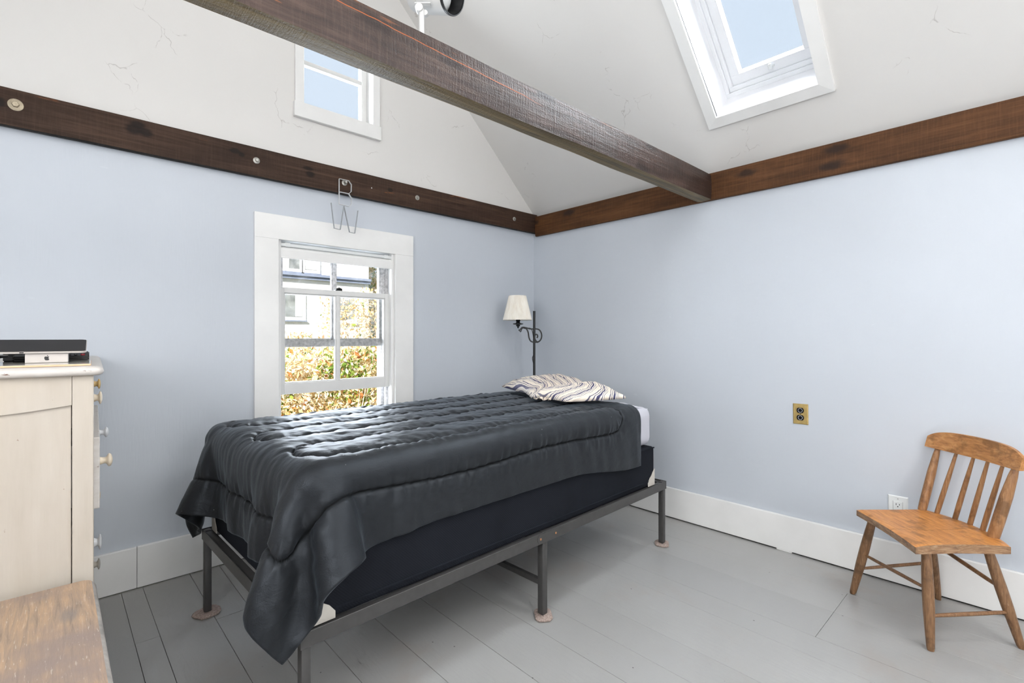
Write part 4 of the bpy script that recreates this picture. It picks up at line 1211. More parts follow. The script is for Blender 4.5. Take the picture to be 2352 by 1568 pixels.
# remote control
rc = thing('remote_control', 'black remote control with red buttons behind the silver box', 'remote', (-2.822, -0.640, TOPZ + 0.0105), DRZ)
rc.rotation_euler = (radians(24), 0, DRZ)
bm = bmesh.new()
prism(bm, [(-0.022, 0.0), (0.022, 0.0), (0.024, 0.010), (0.019, 0.018), (-0.019, 0.018), (-0.024, 0.010)], 'x', -0.15, 0.030)
bmesh.ops.bevel(bm, geom=[e for e in bm.edges], offset=0.003, segments=2, affect='EDGES')
finish('body', bm, M['black_plastic'], rc, smooth=True)
for i, (x, y, mt_, r) in enumerate(((0.014, -0.010, 'red_rubber', 0.0055), (0.016, 0.008, 'red_rubber', 0.0045), (-0.004, -0.010, 'black_plastic', 0.0045), (-0.004, 0.008, 'black_plastic', 0.0045),
                                    (-0.020, -0.010, 'black_plastic', 0.0045), (-0.020, 0.008, 'black_plastic', 0.0045), (-0.036, -0.010, 'black_plastic', 0.0045), (-0.036, 0.008, 'black_plastic', 0.0045))):
    bm = bmesh.new(); lathe(bm, [(0, 0.016), (r, 0.016), (r, 0.0195), (r * 0.7, 0.0205), (0, 0.0205)], 12, Matrix.Translation((x, y, 0)))
    lathe(bm, [(0, 0.0206), (r * 0.35, 0.0206), (0, 0.0208)], 6, Matrix.Translation((x, y, 0)), 1)
    finish('button', bm, [M[mt_], M['grey_print']], rc)
# glossy dark case at the left end of the board, and a dark box behind it
ec = thing('eyeglass_case', 'glossy black pointed case at the left end of the dresser top', 'case', (-3.020, -0.735, BZ + 0.0003), DRZ)
bm = bmesh.new()
rows = []
for i in range(15):
    f = i / 14; x = -0.075 + 0.118 * f
    wdt = 0.030 * (1 - f ** 2.4) ** 0.5 + 0.0008; hh = 0.030 * (0.62 + 0.38 * (1 - f) ** 0.8); zb = 0.016 * f ** 1.5
    rows.append([bm.verts.new((x, wdt * cos(t), zb + (hh - zb) * (0.5 + 0.5 * sin(t)))) for t in [2 * pi * k / 14 for k in range(14)]])
for a, b in zip(rows, rows[1:]):
    for k in range(14): bm.faces.new([a[k], a[(k + 1) % 14], b[(k + 1) % 14], b[k]])
bm.faces.new(rows[0][::-1]); bm.faces.new(rows[-1])
finish('shell', bm, M['black_gloss'], ec, smooth=True, angle=50)
bm = bmesh.new(); ribbon(bm, [(-0.07, -0.026, 0.0215), (-0.02, -0.029, 0.0220), (0.02, -0.022, 0.0225), (0.041, -0.003, 0.0222)], 0.0015, 0.002, (0, 0, 1))
finish('rim', bm, M['beige_plastic'], ec)
db = thing('small_case', 'small matte black box standing behind the silver box', 'box', (-2.965, -0.640, TOPZ + 0.0003), DRZ)
finish('body', BX(-0.030, 0.014, 0.0, 0.05, 0.006, 0.030, bevel=0.002), M['black_plastic'], db)
finish('lid', BX(-0.031, 0.015, -0.001, 0.051, 0.0205, 0.0215), M['slot'], db)
finish('foot', BX(-0.028, 0.012, 0.003, 0.047, 0.0, 0.006), M['slot'], db)

# ------------------------------------------------------------------ bench in the left foreground
def weathered():
    k = NT('weathered_bench_wood')
    gr = k.noise(k.coords((38, 2.2, 38)), 3.0, 6, 0.65, 0.6)
    c = k.ramp(gr, [(0.25, (0.17, 0.125, 0.095)), (0.45, (0.32, 0.23, 0.165)), (0.60, (0.41, 0.275, 0.175)), (0.8, (0.60, 0.50, 0.41))])
    c = k.mix(k.mask(k.noise(k.coords(), 5, 4), 0.42, 0.68), c, (0.25, 0.19, 0.165))
    pale = k.mask(k.noise(k.coords((70, 9, 70)), 3.0, 4, 0.7), 0.60, 0.70)
    c = k.mix(k.math('MULTIPLY', pale, 0.5), c, (0.62, 0.54, 0.46))
    vo = k.n('ShaderNodeTexVoronoi'); vo.inputs['Scale'].default_value = 1.0
    k.l(k.coords((6, 3.4, 6)), vo.inputs['Vector'])
    kn = k.math('SUBTRACT', 1.0, k.mask(vo.outputs['Distance'], 0.10, 0.20))
    c = k.mix(k.math('MULTIPLY', kn, 0.7), c, (0.20, 0.17, 0.155))
    k.bump(k.math('ADD', gr, k.math('MULTIPLY', k.noise(k.coords((90, 12, 90)), 3, 3), 0.6)), 0.5, 0.004)
    return k.set(c, 0.6)
M['bench'] = weathered()
M['bench_edge'] = plain('worn_grey_edge_wood', (0.42, 0.39, 0.36), 0.4, var=0.35, scale=25, bump=0.3)
bench = thing('bench', 'weathered wooden bench with a rounded corner in front of the dresser', 'bench', (-3.02, -1.42, 0), 0)
def rr_poly(x0, x1, y0, y1, r, n=8):
    pts = []
    for cx, cy, a0 in ((x1 - r, y0 + r, -90), (x1 - r, y1 - r, 0), (x0 + r, y1 - r, 90), (x0 + r, y0 + r, 180)):
        for k in range(n + 1):
            a = radians(a0 + 90 * k / n); pts.append((cx + r * cos(a), cy + r * sin(a)))
    return pts
bm = bmesh.new()
loops = []
for d, z in ((0.010, 0.452), (0.002, 0.458), (0.0, 0.467), (0.003, 0.475), (0.009, 0.4795)):
    loops.append([bm.verts.new((x, y, z)) for x, y in rr_poly(-0.235 + d, 0.225 - d, -0.42 + d, 0.395 - d, 0.030)])
for a, b in zip(loops, loops[1:]):
    for k in range(len(a)): bm.faces.new([a[k], a[(k + 1) % len(a)], b[(k + 1) % len(a)], b[k]])
bm.faces.new(loops[0][::-1])
finish('seat_edge', bm, M['bench_edge'], bench, smooth=True, angle=60)
split = -0.055
for x0, x1 in ((-0.226, split - 0.0006), (split + 0.0006, 0.216)):
    bm = bmesh.new()
    P4 = [(max(x0, min(x1, x)), y) for x, y in rr_poly(-0.226, 0.216, -0.411, 0.386, 0.024)]
    Q = []
    for p in P4:
        if not Q or (abs(p[0] - Q[-1][0]) + abs(p[1] - Q[-1][1])) > 1e-6: Q.append(p)
    prism(bm, Q, 'z', 0.458, 0.4805)
    finish('plank', bm, M['bench'], bench)
for lx in (-0.19, 0.18):
    for ly in (-0.37, 0.34):
        bm = BX(lx - 0.02, lx + 0.02, ly - 0.02, ly + 0.02, 0.0, 0.452, bevel=0.003)
        finish('leg', bm, M['bench'], bench)
for lx in (-0.19, 0.18): finish('apron', BX(lx - 0.009, lx + 0.009, -0.35, 0.32, 0.385, 0.452, bevel=0.002), M['bench'], bench)
for ly in (-0.37, 0.34): finish('apron', BX(-0.17, 0.16, ly - 0.009, ly + 0.009, 0.385, 0.452, bevel=0.002), M['bench'], bench)

# ------------------------------------------------------------------ little wooden chair by the right wall
def chair_wood(name, base, dark, light, axis_scale):
    k = NT(name)
    gr = k.noise(k.coords(axis_scale), 3.0, 6, 0.62, 0.7)
    c = k.ramp(gr, [(0.25, dark), (0.5, base), (0.75, light)])
    c = k.mix(k.math('MULTIPLY', k.mask(k.noise(k.coords((9, 9, 9)), 1.4, 5, 0.65), 0.50, 0.66), 0.75), c, tuple(x * 0.42 for x in base))
    sc = k.mask(k.noise(k.coords(), 38, 5, 0.7), 0.66, 0.72)
    c = k.mix(k.math('MULTIPLY', sc, 0.45), c, (0.55, 0.40, 0.28))
    k.bump(gr, 0.2, 0.003)
    return k.set(c, 0.38, 0.0, 0.45)
M['seat_wood'] = chair_wood('honey_seat_wood', (0.50, 0.205, 0.052), (0.27, 0.10, 0.028), (0.66, 0.31, 0.095), (5, 40, 40))
M['crest_wood'] = chair_wood('honey_crest_wood', (0.45, 0.20, 0.062), (0.21, 0.085, 0.03), (0.62, 0.33, 0.13), (5, 40, 30))
M['leg_wood'] = chair_wood('brown_leg_wood', (0.22, 0.115, 0.055), (0.12, 0.06, 0.03), (0.33, 0.19, 0.10), (45, 45, 5))
M['spindle_wood'] = chair_wood('brown_spindle_wood', (0.32, 0.155, 0.062), (0.17, 0.075, 0.03), (0.45, 0.25, 0.12), (45, 45, 5))
M['seat_edge'] = chair_wood('worn_seat_edge', (0.30, 0.17, 0.09), (0.12, 0.06, 0.035), (0.46, 0.32, 0.20), (8, 8, 40))
CL = Vector((-0.680, -0.733, 0)).normalized()
ch = thing('spindle_chair', 'small honey brown wooden chair with a spindle back by the right wall', 'chair', (-0.283, -2.529, 0), math.atan2(CL.y, CL.x))
# local: x = lateral (toward the camera's right front leg), y = front is -y
def cy_(f): return -f
FEET = {'fl': (-0.214, 0.172), 'fr': (0.186, 0.163), 'bl': (-0.165, -0.170), 'br': (0.176, -0.182)}
TOPS = {'fl': (-0.146, 0.130), 'fr': (0.150, 0.150), 'bl': (-0.122, -0.085), 'br': (0.130, -0.095)}
ST = 0.392
def leg_pt(k_, t):      # t = 0 at the floor, 1 under the seat
    a, b = FEET[k_], TOPS[k_]
    return Vector((a[0] + (b[0] - a[0]) * t, cy_(a[1] + (b[1] - a[1]) * t), 0.364 * t))
for key in ('fl', 'fr', 'bl', 'br'):
    bm = bmesh.new()
    ts = [0.0, 0.03, 0.15, 0.4, 0.6, 0.8, 0.95, 1.0]
    tube(bm, [leg_pt(key, t) for t in ts], [0.0105, 0.0125, 0.0145, 0.0180, 0.0185, 0.0170, 0.0150, 0.0148], 14)
    for v in bm.verts: v.co.z = max(v.co.z, 0.0006)
    finish('leg', bm, M['leg_wood'], ch, smooth=True, angle=60)
for a, ta, b, tb, r in (('fl', 0.53, 'fr', 0.585, 0.0065), ('fl', 0.335, 'bl', 0.47, 0.0065), ('bl', 0.745, 'br', 0.575, 0.0075), ('fr', 0.33, 'br', 0.345, 0.0070)):
    p, q_ = leg_pt(a, ta), leg_pt(b, tb); d = (q_ - p).normalized()
    p = p + d * 0.010; q_ = q_ - d * 0.010
    bm = bmesh.new(); tube(bm, [p, p + (q_ - p) * 0.15, (p + q_) / 2, q_ - (q_ - p) * 0.15, q_], [r * 0.8, r, r * 1.08, r, r * 0.8], 10)
    finish('stretcher', bm, M['leg_wood'], ch, smooth=True, angle=60)
# seat: a thick slab with a waisted outline, dished toward the back; two glued boards
def seat_half(x):       # front edge and back edge (in f) across the width
    front = 0.178 + 0.060 * ((x + 0.18) / 0.40) - 0.010 * sin(pi * (x + 0.18) / 0.40)
    back = -0.112 - 0.052 * max(0, sin(pi * (x + 0.185) / 0.385)) ** 0.8
    return front, back
def seat_board(x0, x1, cap0, cap1):
    bm = bmesh.new(); n, m = 22, 24
    def co(i, j, top):
        s = i / n; x = x0 + (x1 - x0) * s
        fr_, bk = seat_half(x); t = j / m
        f = bk + (fr_ - bk) * t
        side = 0.010 * (1 - abs(2 * t - 1) ** 2.0)                  # waist of the outer edges
        if cap0: x += side * (1 - s) * (1.0 if s < 0.5 else 0)
        if cap1: x -= 1.3 * side * s * (1.0 if s > 0.5 else 0)
        edge = min(t, 1 - t) * (fr_ - bk)
        e = min(edge, (x - x0) if cap0 else 1, (x1 - x) if cap1 else 1)
        rnd_ = 0.006 * (1 - min(1, max(0, e) / 0.012)) ** 2
        if top: z = ST - rnd_ - 0.007 * sin(pi * min(1, max(0, (f + 0.10) / 0.30))) * (1 - (2 * (x - 0.01) / 0.40) ** 2) + 0.004 * max(0, -f - 0.06) * 10 * 0.3
        else: z = ST - 0.034 + 0.6 * rnd_
        return (x, cy_(f), z)
    T = [[bm.verts.new(co(i, j, True)) for j in range(m + 1)] for i in range(n + 1)]
    Bt = [[bm.verts.new(co(i, j, False)) for j in range(m + 1)] for i in range(n + 1)]
    for i in range(n):
        for j in range(m):
            bm.faces.new([T[i][j], T[i + 1][j], T[i + 1][j + 1], T[i][j + 1]])
            bm.faces.new([Bt[i][j], Bt[i][j + 1], Bt[i + 1][j + 1], Bt[i + 1][j]])
    for i in range(n):
        for j in (0, m): bm.faces.new([T[i][j], T[i + 1][j], Bt[i + 1][j], Bt[i][j]]).material_index = 1
    for j in range(m):
        for i in (0, n): bm.faces.new([T[i][j], T[i][j + 1], Bt[i][j + 1], Bt[i][j]]).material_index = 1
    return finish('seat_board', bm, [M['seat_wood'], M['seat_edge']], ch, smooth=True, angle=50)
seat_board(-0.180, 0.0438, True, False)
sbd = seat_board(0.0456, 0.206, False, True)
bm = bmesh.new(); lathe(bm, [(0, 0.0), (0.011, 0.0), (0.0105, 0.001), (0, 0.0012)], 14, Matrix.Translation((0.105, cy_(0.005), ST - 0.0068)) @ Matrix.Diagonal((1.5, 0.7, 1, 1)))
finish('knot', bm, plain('seat_knot', (0.06, 0.03, 0.02), 0.5), sbd)
BOT = [-0.168, -0.122, -0.055, 0.006, 0.064, 0.128]; TOPX = [-0.176, -0.094, -0.020, 0.042, 0.105, 0.158]
for i, (b, t) in enumerate(zip(BOT, TOPX)):
    post = i in (0, 5)
    fb = seat_half(b)[1] + (0.022 if post else 0.016)
    ft = -0.178 - 0.012 * (1 - (2 * (t + 0.01) / 0.34) ** 2)
    p0 = Vector((b, cy_(fb), ST - 0.004)); p1 = Vector((t, cy_(ft), 0.662))
    P5 = [p0 + (p1 - p0) * s for s in (0, 0.03, 0.25, 0.6, 0.88, 1.0)]
    r = [0.0150, 0.0158, 0.0165, 0.0160, 0.0120, 0.0085] if post else [0.0085, 0.0090, 0.0095, 0.0085, 0.0066, 0.0058]
    if i == 5: r = [x * 1.18 for x in r]
    bm = bmesh.new(); tube(bm, P5, r, 14)
    finish('back_post' if post else 'spindle', bm, M['spindle_wood'], ch, smooth=True, angle=60)
# crest rail: bent board with rounded upper corners
bm = bmesh.new(); n, m = 34, 8
X0, X1 = -0.214, 0.196
def crest(i, j, back):
    s = i / n; x = X0 + (X1 - X0) * s
    t = j / m
    top = 0.740 - 0.026 * (abs(2 * s - 1) ** 6) - 0.008 * abs(2 * s - 1) ** 2
    low = 0.656 + 0.004 * abs(2 * s - 1) ** 4
    z = low + (top - low) * t
    f = -0.190 + 0.030 * (2 * s - 1) ** 2 - 0.010 * t
    th = 0.009 - 0.003 * t
    return (x, cy_(f + (th if not back else -th)), z)
Fv = [[bm.verts.new(crest(i, j, False)) for j in range(m + 1)] for i in range(n + 1)]
Kv = [[bm.verts.new(crest(i, j, True)) for j in range(m + 1)] for i in range(n + 1)]
for i in range(n):
    for j in range(m):
        bm.faces.new([Fv[i][j], Fv[i + 1][j], Fv[i + 1][j + 1], Fv[i][j + 1]]); bm.faces.new([Kv[i][j], Kv[i][j + 1], Kv[i + 1][j + 1], Kv[i + 1][j]])
for i in range(n):
    for j in (0, m): bm.faces.new([Fv[i][j], Fv[i + 1][j], Kv[i + 1][j], Kv[i][j]])
for j in range(m):
    for i in (0, n): bm.faces.new([Fv[i][j], Fv[i][j + 1], Kv[i][j + 1], Kv[i][j]])
cr = finish('crest_rail', bm, M['crest_wood'], ch, smooth=True, angle=50)

# ------------------------------------------------------------------ outlets on the right wall
def plate(bm, w, h, d, mi=0):
    """bevelled cover plate standing out toward -x, centred at the origin"""
    a = [bm.verts.new((0, y, z)) for y, z in ((-w, -h), (w, -h), (w, h), (-w, h))]
    k = 0.004
    b = [bm.verts.new((-d, y, z)) for y, z in ((-w + k, -h + k), (w - k, -h + k), (w - k, h - k), (-w + k, h - k))]
    c = [bm.verts.new((-d * 0.45, y, z)) for y, z in ((-w, -h), (w, -h), (w, h), (-w, h))]
    for p, q_ in ((a, c), (c, b)):
        for i in range(4): bm.faces.new([p[i], p[(i + 1) % 4], q_[(i + 1) % 4], q_[i]])
    bm.faces.new(b); bm.faces.new(a[::-1])
o1 = thing('brass_outlet', 'brass outlet plate with two black sockets on the right wall', 'outlet', (-0.0005, -1.968, 0.7425))
o1.rotation_euler = (radians(-0.8), 0, 0)
bm = bmesh.new(); plate(bm, 0.0360, 0.0535, 0.0055); finish('cover_plate', bm, M['brass'], o1)
for z in (0.0195, -0.0185):
    bm = bmesh.new()
    pts = []
    for k in range(24):
        a = 2 * pi * k / 24; y = 0.0172 * cos(a); zz = 0.0172 * sin(a)
        pts.append((y, z + max(-0.0140, min(0.0140, zz))))
    prism(bm, pts, 'x', -0.0085, -0.0050)
    sk = finish('socket', bm, M['black_gloss'], o1)
    bm = bmesh.new()
    for y, zz, w, h in ((-0.0062, 0.003, 0.0011, 0.004), (0.0062, 0.003, 0.0011, 0.0034)):
        box(bm, -0.0088, -0.0083, y - w, y + w, z + zz - h, z + zz + h)
    finish('slots', bm, M['slot'], sk, kind='stuff')
    bm = bmesh.new(); lathe(bm, [(0.0092, 0), (0.0102, 0.0006), (0.0112, 0)], 20, Matrix.Translation((-0.0085, 0, z)) @ Matrix.Rotation(-pi / 2, 4, 'Y'))
    finish('ring', bm, M['grey_print'], sk)
bm = bmesh.new(); lathe(bm, [(0, 0), (0.0030, 0), (0.0024, 0.0012), (0, 0.0014)], 10, Matrix.Translation((-0.0054, 0, 0.0006)) @ Matrix.Rotation(-pi / 2, 4, 'Y'))
finish('screw', bm, M['iron'], o1)
o2 = thing('white_outlet', 'white outlet plate on the right wall partly hidden by the chair seat', 'outlet', (-0.0005, -2.3765, 0.349))
bm = bmesh.new(); plate(bm, 0.0375, 0.0590, 0.0060); finish('cover_plate', bm, M['white_plastic'], o2)
bm = BX(-0.0075, -0.0055, -0.0165, 0.0165, -0.0335, 0.0335, bevel=0.0006); rcp = finish('receptacle', bm, M['white_plastic'], o2)
bm = bmesh.new()
quad = ((-0.0185, -0.0168, -0.0345, 0.0345), (0.0168, 0.0185, -0.0345, 0.0345))
for y0, y1, z0, z1 in quad: box(bm, -0.0062, -0.0058, y0, y1, z0, z1)
finish('seam', bm, M['grey_print'], o2, kind='stuff')
for zc in (0.017, -0.017):
    for y, zz, w, h in ((0.0063, 0.0035, 0.0011, 0.0042), (-0.0063, 0.0035, 0.0011, 0.0036)):
        finish('slot', BX(-0.0079, -0.0072, y - w, y + w, zc + zz - h, zc + zz + h), M['slot'], rcp)
    bm = bmesh.new(); lathe(bm, [(0, 0), (0.0024, 0), (0.0022, 0.0004), (0, 0.0004)], 10, Matrix.Translation((-0.0075, 0, zc - 0.0065)) @ Matrix.Rotation(-pi / 2, 4, 'Y'))
    finish('ground_hole', bm, M['slot'], rcp)
for zc in (0.046, -0.046):
    bm = bmesh.new(); lathe(bm, [(0, 0), (0.0028, 0), (0.0022, 0.001), (0, 0.001)], 10, Matrix.Translation((-0.0058, 0, zc)) @ Matrix.Rotation(-pi / 2, 4, 'Y'))
    finish('screw', bm, M['grey_print'], o2)

# ------------------------------------------------------------------ wire letters hanging from a bolt over the window
def letter(name, label, strokes, y, w, th, mat='wire'):
    bm0 = thing(name, label, 'letter', (strokes[0][0][0], y, min(z for s in strokes for _, z in s)))
    ox, oy, oz = bm0.location
    for s in strokes:
        bm = bmesh.new()
        ribbon(bm, [(x - ox, 0, z - oz) for x, z in s], w, th, (0, 1, 0))
        finish('wire', bm, M[mat], bm0)
    return bm0
letter('wire_letter', 'white wire letter B hung on a bolt above the bedside window',
       [[(-1.668, 1.918), (-1.668, 2.064)], [(-1.668, 2.064), (-1.610, 2.0645), (-1.594, 2.045), (-1.595, 2.004), (-1.610, 1.9885)],
        [(-1.668, 1.9885), (-1.610, 1.9885)], [(-1.610, 1.9885), (-1.592, 1.965), (-1.594, 1.929), (-1.608, 1.914), (-1.668, 1.918)]], -0.056, 0.0060, 0.0022)
letter('wire_letter', 'grey wire letter W hanging below the B above the bedside window',
       [[(-1.714, 1.917), (-1.696, 1.774), (-1.660, 1.771), (-1.6375, 1.9120)], [(-1.6375, 1.9120), (-1.604, 1.765), (-1.571, 1.762), (-1.551, 1.900)]], -0.054, 0.0060, 0.0026, 'wire_grey')

# ------------------------------------------------------------------ spotlight standing on the tie beam
SPX = Vector((-2.008, -1.460, 2.1095))
sp = thing('spotlight', 'white spotlight with a black rimmed front standing on the tie beam', 'spotlight', SPX, rz_view)
# local x = picture right, y = away from the camera
bm = bmesh.new(); tube(bm, [(0, 0, 0.0), (0, 0, 0.100)], 0.0085, 14); finish('post', bm, M['white_metal'], sp, smooth=True)
bm = bmesh.new(); lathe(bm, [(0, 0), (0.032, 0), (0.030, 0.006), (0.010, 0.010)], 20); finish('foot', bm, M['white_metal'], sp, smooth=True)
bm = bmesh.new(); tube(bm, [(-0.006, -0.014, 0.100), (-0.006, 0.010, 0.100)], 0.0125, 18)
tube(bm, [(0.010, 0.004, 0.094), (0.010, 0.018, 0.094)], 0.009, 14)
finish('knuckle', bm, M['white_metal'], sp, smooth=True)
bm = bmesh.new(); box(bm, -0.022, 0.030, -0.008, 0.008, 0.116, 0.119, 0.001); finish('bracket', bm, M['white_metal'], sp)
AX = Vector((0.85, -0.50, -0.35)).normalized()
HC = Vector((0.1006, 0.0036, 0.1475)) - AX * 0.121
MH = Matrix.Translation(HC) @ AX.to_track_quat('Z', 'Y').to_matrix().to_4x4() @ Matrix.Diagonal((0.93, 0.93, 1, 1))
bm = bmesh.new(); lathe(bm, [(0, -0.046), (0.050, -0.046), (0.054, -0.042), (0.055, -0.005), (0.051, 0.0), (0.051, 0.006)], 40, MH)
finish('housing', bm, M['white_metal'], sp, smooth=True, angle=30)
bm = bmesh.new(); lathe(bm, [(0.049, 0.006), (0.057, 0.006), (0.059, 0.012), (0.060, 0.118), (0.058, 0.121), (0.0585, 0.118), (0.0575, 0.012)], 40, MH)
finish('barrel', bm, M['white_metal'], sp, smooth=True, angle=30)
bm = bmesh.new(); lathe(bm, [(0.0605, 0.114), (0.0615, 0.120), (0.0600, 0.124), (0.0565, 0.124), (0.0560, 0.070), (0.0555, 0.070), (0.0550, 0.122)], 40, MH)
finish('rim', bm, M['black_plastic'], sp, smooth=True, angle=30)
bm = bmesh.new(); lathe(bm, [(0.0545, 0.065), (0.050, 0.074), (0.035, 0.086), (0.018, 0.092), (0, 0.094)], 32, MH)
finish('bulb', bm, M['white_plastic'], sp, smooth=True, angle=60)

# ------------------------------------------------------------------ outside
M['lawn'] = plain('lawn', (0.20, 0.19, 0.08), 0.9, var=0.3, scale=5)
finish('ground', BX(-30, 40, WT + 0.01, 45, -0.75, -0.62), M['lawn'], kind='structure')
def clap_paint():
    k = NT('pale_clapboard_paint')
    return k.set(k.ramp(k.noise(k.coords((1, 1, 6)), 3, 3), [(0.3, (0.72, 0.72, 0.72)), (0.7, (0.78, 0.78, 0.78))]), 0.6)
M['clap'] = clap_paint()
M['house_trim'] = plain('house_white_trim', (0.72, 0.72, 0.72), 0.5)
M['slate_band'] = plain('slate_blue_band', (0.17, 0.20, 0.28), 0.6, var=0.12, scale=6)
M['far_pane'] = plain('dark_house_pane', (0.20, 0.21, 0.21), 0.3, var=0.5, scale=4)
M['curtain'] = plain('pale_curtain', (0.62, 0.62, 0.62), 0.8)
M['roof'] = plain('grey_roof', (0.16, 0.16, 0.17), 0.8)
HX0, HX1, HY, HZ0, HZ1 = -6.0, 3.075, 9.0, -0.62, 5.0
hs = thing('neighbour_house', 'pale clapboard house with a slate blue band seen through the bedside window', 'house', ((HX0 + HX1) / 2, HY, HZ0))
hx, hy, hz = hs.location
def H(x0, x1, y0, y1, z0, z1, **k): return BX(x0 - hx, x1 - hx, y0 - hy, y1 - hy, z0 - hz, z1 - hz, **k)
finish('wall', H(HX0, HX1, HY, HY + 5, HZ0, HZ1), M['clap'], hs)
bm = bmesh.new()      # lapped siding
z = HZ0 + 0.02
while z < HZ1 - 0.1:
    vs = [bm.verts.new((x - hx, y - hy, zz - hz)) for x, y, zz in ((HX0, HY - 0.020, z), (HX1 - 0.10, HY - 0.020, z), (HX1 - 0.10, HY - 0.013, z + 0.115), (HX0, HY - 0.013, z + 0.115),
                                                                  (HX0, HY, z), (HX1 - 0.10, HY, z))]
    bm.faces.new([vs[0], vs[1], vs[2], vs[3]]); bm.faces.new([vs[4], vs[5], vs[1], vs[0]])
    z += 0.115
finish('siding', bm, M['clap'], hs, kind='stuff')
finish('corner_board', H(HX1 - 0.10, HX1, HY - 0.028, HY, HZ0, HZ1), M['house_trim'], hs)
bm = H(HX0, HX1 + 0.02, HY - 0.10, HY - 0.021, 2.49, 2.555); 
box(bm, HX0 - hx, HX1 + 0.02 - hx, -0.14, -0.021, 2.560 - hz, 2.620 - hz)
finish('band', bm, M['slate_band'], hs, kind='stuff')
bm = bmesh.new(); prism(bm, [(HX0 - 0.3 - hx, HZ1 - hz), (HX1 + 0.3 - hx, HZ1 - hz), ((HX0 + HX1) / 2 - hx, HZ1 + 0.8 - hz)], 'y', -0.3, 5.3)
finish('roof', bm, M['roof'], hs)
def far_window(x0, x1, z0, z1, curt=None, mull=0):
    bm = bmesh.new()
    for a in ((x0 - 0.07, x0, z0 - 0.07, z1 + 0.07), (x1, x1 + 0.07, z0 - 0.07, z1 + 0.07), (x0, x1, z0 - 0.07, z0), (x0, x1, z1, z1 + 0.07)):
        box(bm, a[0] - hx, a[1] - hx, -0.045, -0.015, a[2] - hz, a[3] - hz)
    w = finish('window', bm, M['house_trim'], hs)
    finish('pane', H(x0, x1, HY - 0.030, HY - 0.022, z0, z1), M['far_pane'], w)
    if curt: finish('curtain', H(curt[0], curt[1], HY - 0.034, HY - 0.0305, z0 + 0.02, z1 - 0.02), M['curtain'], w)
    finish('sill', H(x0 - 0.09, x1 + 0.09, HY - 0.08, HY - 0.02, z0 - 0.10, z0 - 0.07), M['slate_band'], w)
far_window(0.99, 1.41, 1.60, 2.24, (1.24, 1.40))
far_window(2.30, 2.70, 1.55, 2.18)
far_window(0.72, 0.93, 2.72, 3.45)
far_window(1.10, 1.34, 2.72, 3.45)
far_window(1.46, 1.75, 2.72, 3.45, (1.47, 1.74))
far_window(-2.0, -1.4, 1.55, 2.2); far_window(-0.6, 0.0, 2.72, 3.45)

def leaf_mat():
    k = NT('autumn_leaves')
    at = k.n('ShaderNodeAttribute'); at.attribute_name = 'tone'
    c = k.ramp(at.outputs['Fac'], [(0.0, (0.13, 0.22, 0.035)), (0.20, (0.30, 0.36, 0.08)), (0.30, (0.62, 0.42, 0.17)), (0.55, (0.82, 0.67, 0.42)), (0.80, (0.88, 0.82, 0.68)), (0.93, (0.62, 0.30, 0.09)), (1.0, (0.50, 0.17, 0.06))])
    out = [n for n in k.t.nodes if n.type == 'OUTPUT_MATERIAL'][0]
    df = k.n('ShaderNodeBsdfDiffuse'); tl = k.n('ShaderNodeBsdfTranslucent'); mx = k.n('ShaderNodeMixShader'); mx.inputs[0].default_value = 0.40
    k.l(c, df.inputs[0]); k.l(c, tl.inputs[0]); k.l(df.outputs[0], mx.inputs[1]); k.l(tl.outputs[0], mx.inputs[2]); k.l(mx.outputs[0], out.inputs['Surface'])
    k.t.nodes.remove(k.b)
    return k.m
M['leaves'] = leaf_mat()
M['twig'] = plain('pale_twig', (0.55, 0.45, 0.34), 0.8)
def foliage(root, n, shape, size, seed, green=0.25, red=0.05):
    r = random.Random(seed)
    V, Fc, T = [], [], []
    for _ in range(n):
        p = Vector(shape(r))
        d = Vector((r.gauss(0, 1), r.gauss(0, 1), r.gauss(0, 0.8))).normalized()
        t = d.cross(Vector((r.random(), r.random(), r.random() - 0.5))).normalized(); b = d.cross(t)
        L = size * r.uniform(0.6, 1.25); W = L * r.uniform(0.38, 0.6)
        i = len(V)
        V += [p - t * L, p + b * W + d * W * 0.3, p + t * L, p - b * W + d * W * 0.3]
        Fc += [(i, i + 1, i + 2), (i, i + 2, i + 3)]
        g = noise.noise(p * 1.9 + Vector((seed, 0, 0))) * 0.5 + 0.5
        g2 = noise.noise(p * 2.3 + Vector((0, seed, 3))) * 0.5 + 0.5
        u_ = r.random()
        if u_ < green * max(0, (g - 0.32) * 3.2): tone = r.uniform(0, 0.2)
        elif u_ > 1 - red * max(0, (g2 - 0.4) * 5): tone = r.uniform(0.9, 1.0)
        else: tone = r.uniform(0.3, 0.85)
        T += [tone] * 4
    me = bpy.data.meshes.new('foliage')
    me.from_pydata([tuple(v) for v in V], [], Fc)
    a = me.attributes.new('tone', 'FLOAT', 'POINT'); a.data.foreach_set('value', T)
    me.materials.append(M['leaves'])
    return new_obj('foliage', me, root, 'stuff')
def twigs(root, n, shape, z0, seed):
    r = random.Random(seed); bm = bmesh.new()
    for _ in range(n):
        p = Vector(shape(r)); b = Vector((p.x + r.uniform(-0.25, 0.25), p.y + r.uniform(-0.2, 0.2), z0))
        m_ = (p + b) / 2 + Vector((r.uniform(-.1, .1), r.uniform(-.1, .1), 0.1))
        tube(bm, [b, m_, p], [0.012, 0.008, 0.003], 5, caps=False)
    finish('branches', bm, M['twig'], root, kind='stuff')
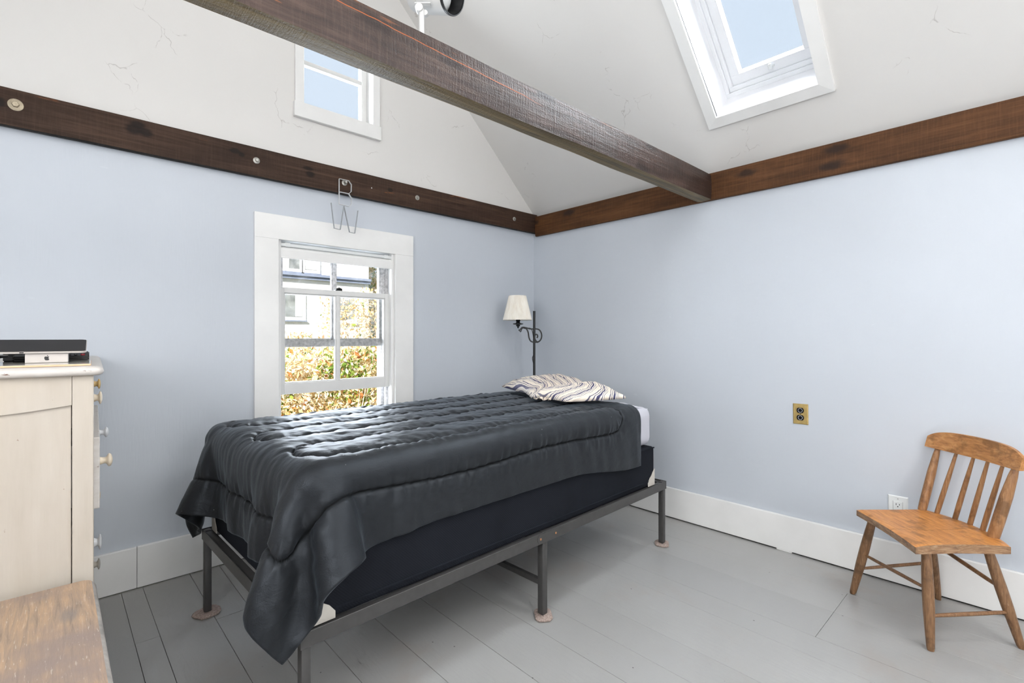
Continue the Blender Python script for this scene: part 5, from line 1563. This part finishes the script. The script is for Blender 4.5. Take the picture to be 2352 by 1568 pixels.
def hedge_shape(x0, x1, y0, y1, z0, ztop):
    def f(r):
        x = r.uniform(x0, x1); y = y0 + (y1 - y0) * r.random() ** 1.6
        zt = ztop(x) - 0.10 * r.random() + 0.25 * (y - y0) * 0.4
        return (x, y, z0 + (zt - z0) * r.random() ** 0.9)
    return f
GZ = -0.62
sh = thing('shrub', 'broad golden autumn hedge filling the lower half of the bedside window', 'shrub', (-0.2, 3.7, GZ))
f1_ = hedge_shape(-2.7, 2.7, -0.45, 0.6, 0.05, lambda x: 1.60 + 0.06 * sin(x * 3) + 0.10 * noise.noise((x * 2.5, 0, 0)))
foliage(sh, 30000, f1_, 0.040, 5, 0.42, 0.06); twigs(sh, 90, f1_, 0.0, 3)
s2 = thing('shrub', 'taller pale shrub rising at the right of the bedside window view', 'shrub', (0.75, 5.0, GZ))
f2_ = lambda r: (lambda a, h: (0.72 * sqrt(r.random()) * cos(a) * (1 - 0.35 * h), 0.5 * sqrt(r.random()) * sin(a), 0.1 + 2.45 * h))(r.uniform(0, 2 * pi), r.random() ** 0.8)
foliage(s2, 3000, f2_, 0.036, 11, 0.05, 0.05); twigs(s2, 70, f2_, 0.0, 4)
s3 = thing('tree', 'tall yellow green tree beyond the corner of the pale clapboard house', 'tree', (4.9, 11.5, GZ))
f3_ = lambda r: (lambda a, h: (1.5 * sqrt(r.random()) * cos(a) * (1 - 0.5 * h), 1.3 * sqrt(r.random()) * sin(a), 0.4 + 5.6 * h))(r.uniform(0, 2 * pi), r.random())
foliage(s3, 9000, f3_, 0.075, 17, 0.55, 0.03)
bm = bmesh.new(); tube(bm, [(0, 0, 0), (0.05, 0, 2.0), (0, 0.05, 4.5)], [0.14, 0.10, 0.04], 8); finish('trunk', bm, M['twig'], s3, smooth=True)
s4 = thing('shrub', 'small pale shrub below the curtained window of the clapboard house', 'shrub', (0.3, 6.8, GZ))
f4_ = lambda r: (lambda a, h: (0.8 * sqrt(r.random()) * cos(a) * (1 - 0.4 * h), 0.5 * sqrt(r.random()) * sin(a), 0.1 + 1.75 * h))(r.uniform(0, 2 * pi), r.random() ** 0.8)
foliage(s4, 2200, f4_, 0.042, 23, 0.05, 0.08)
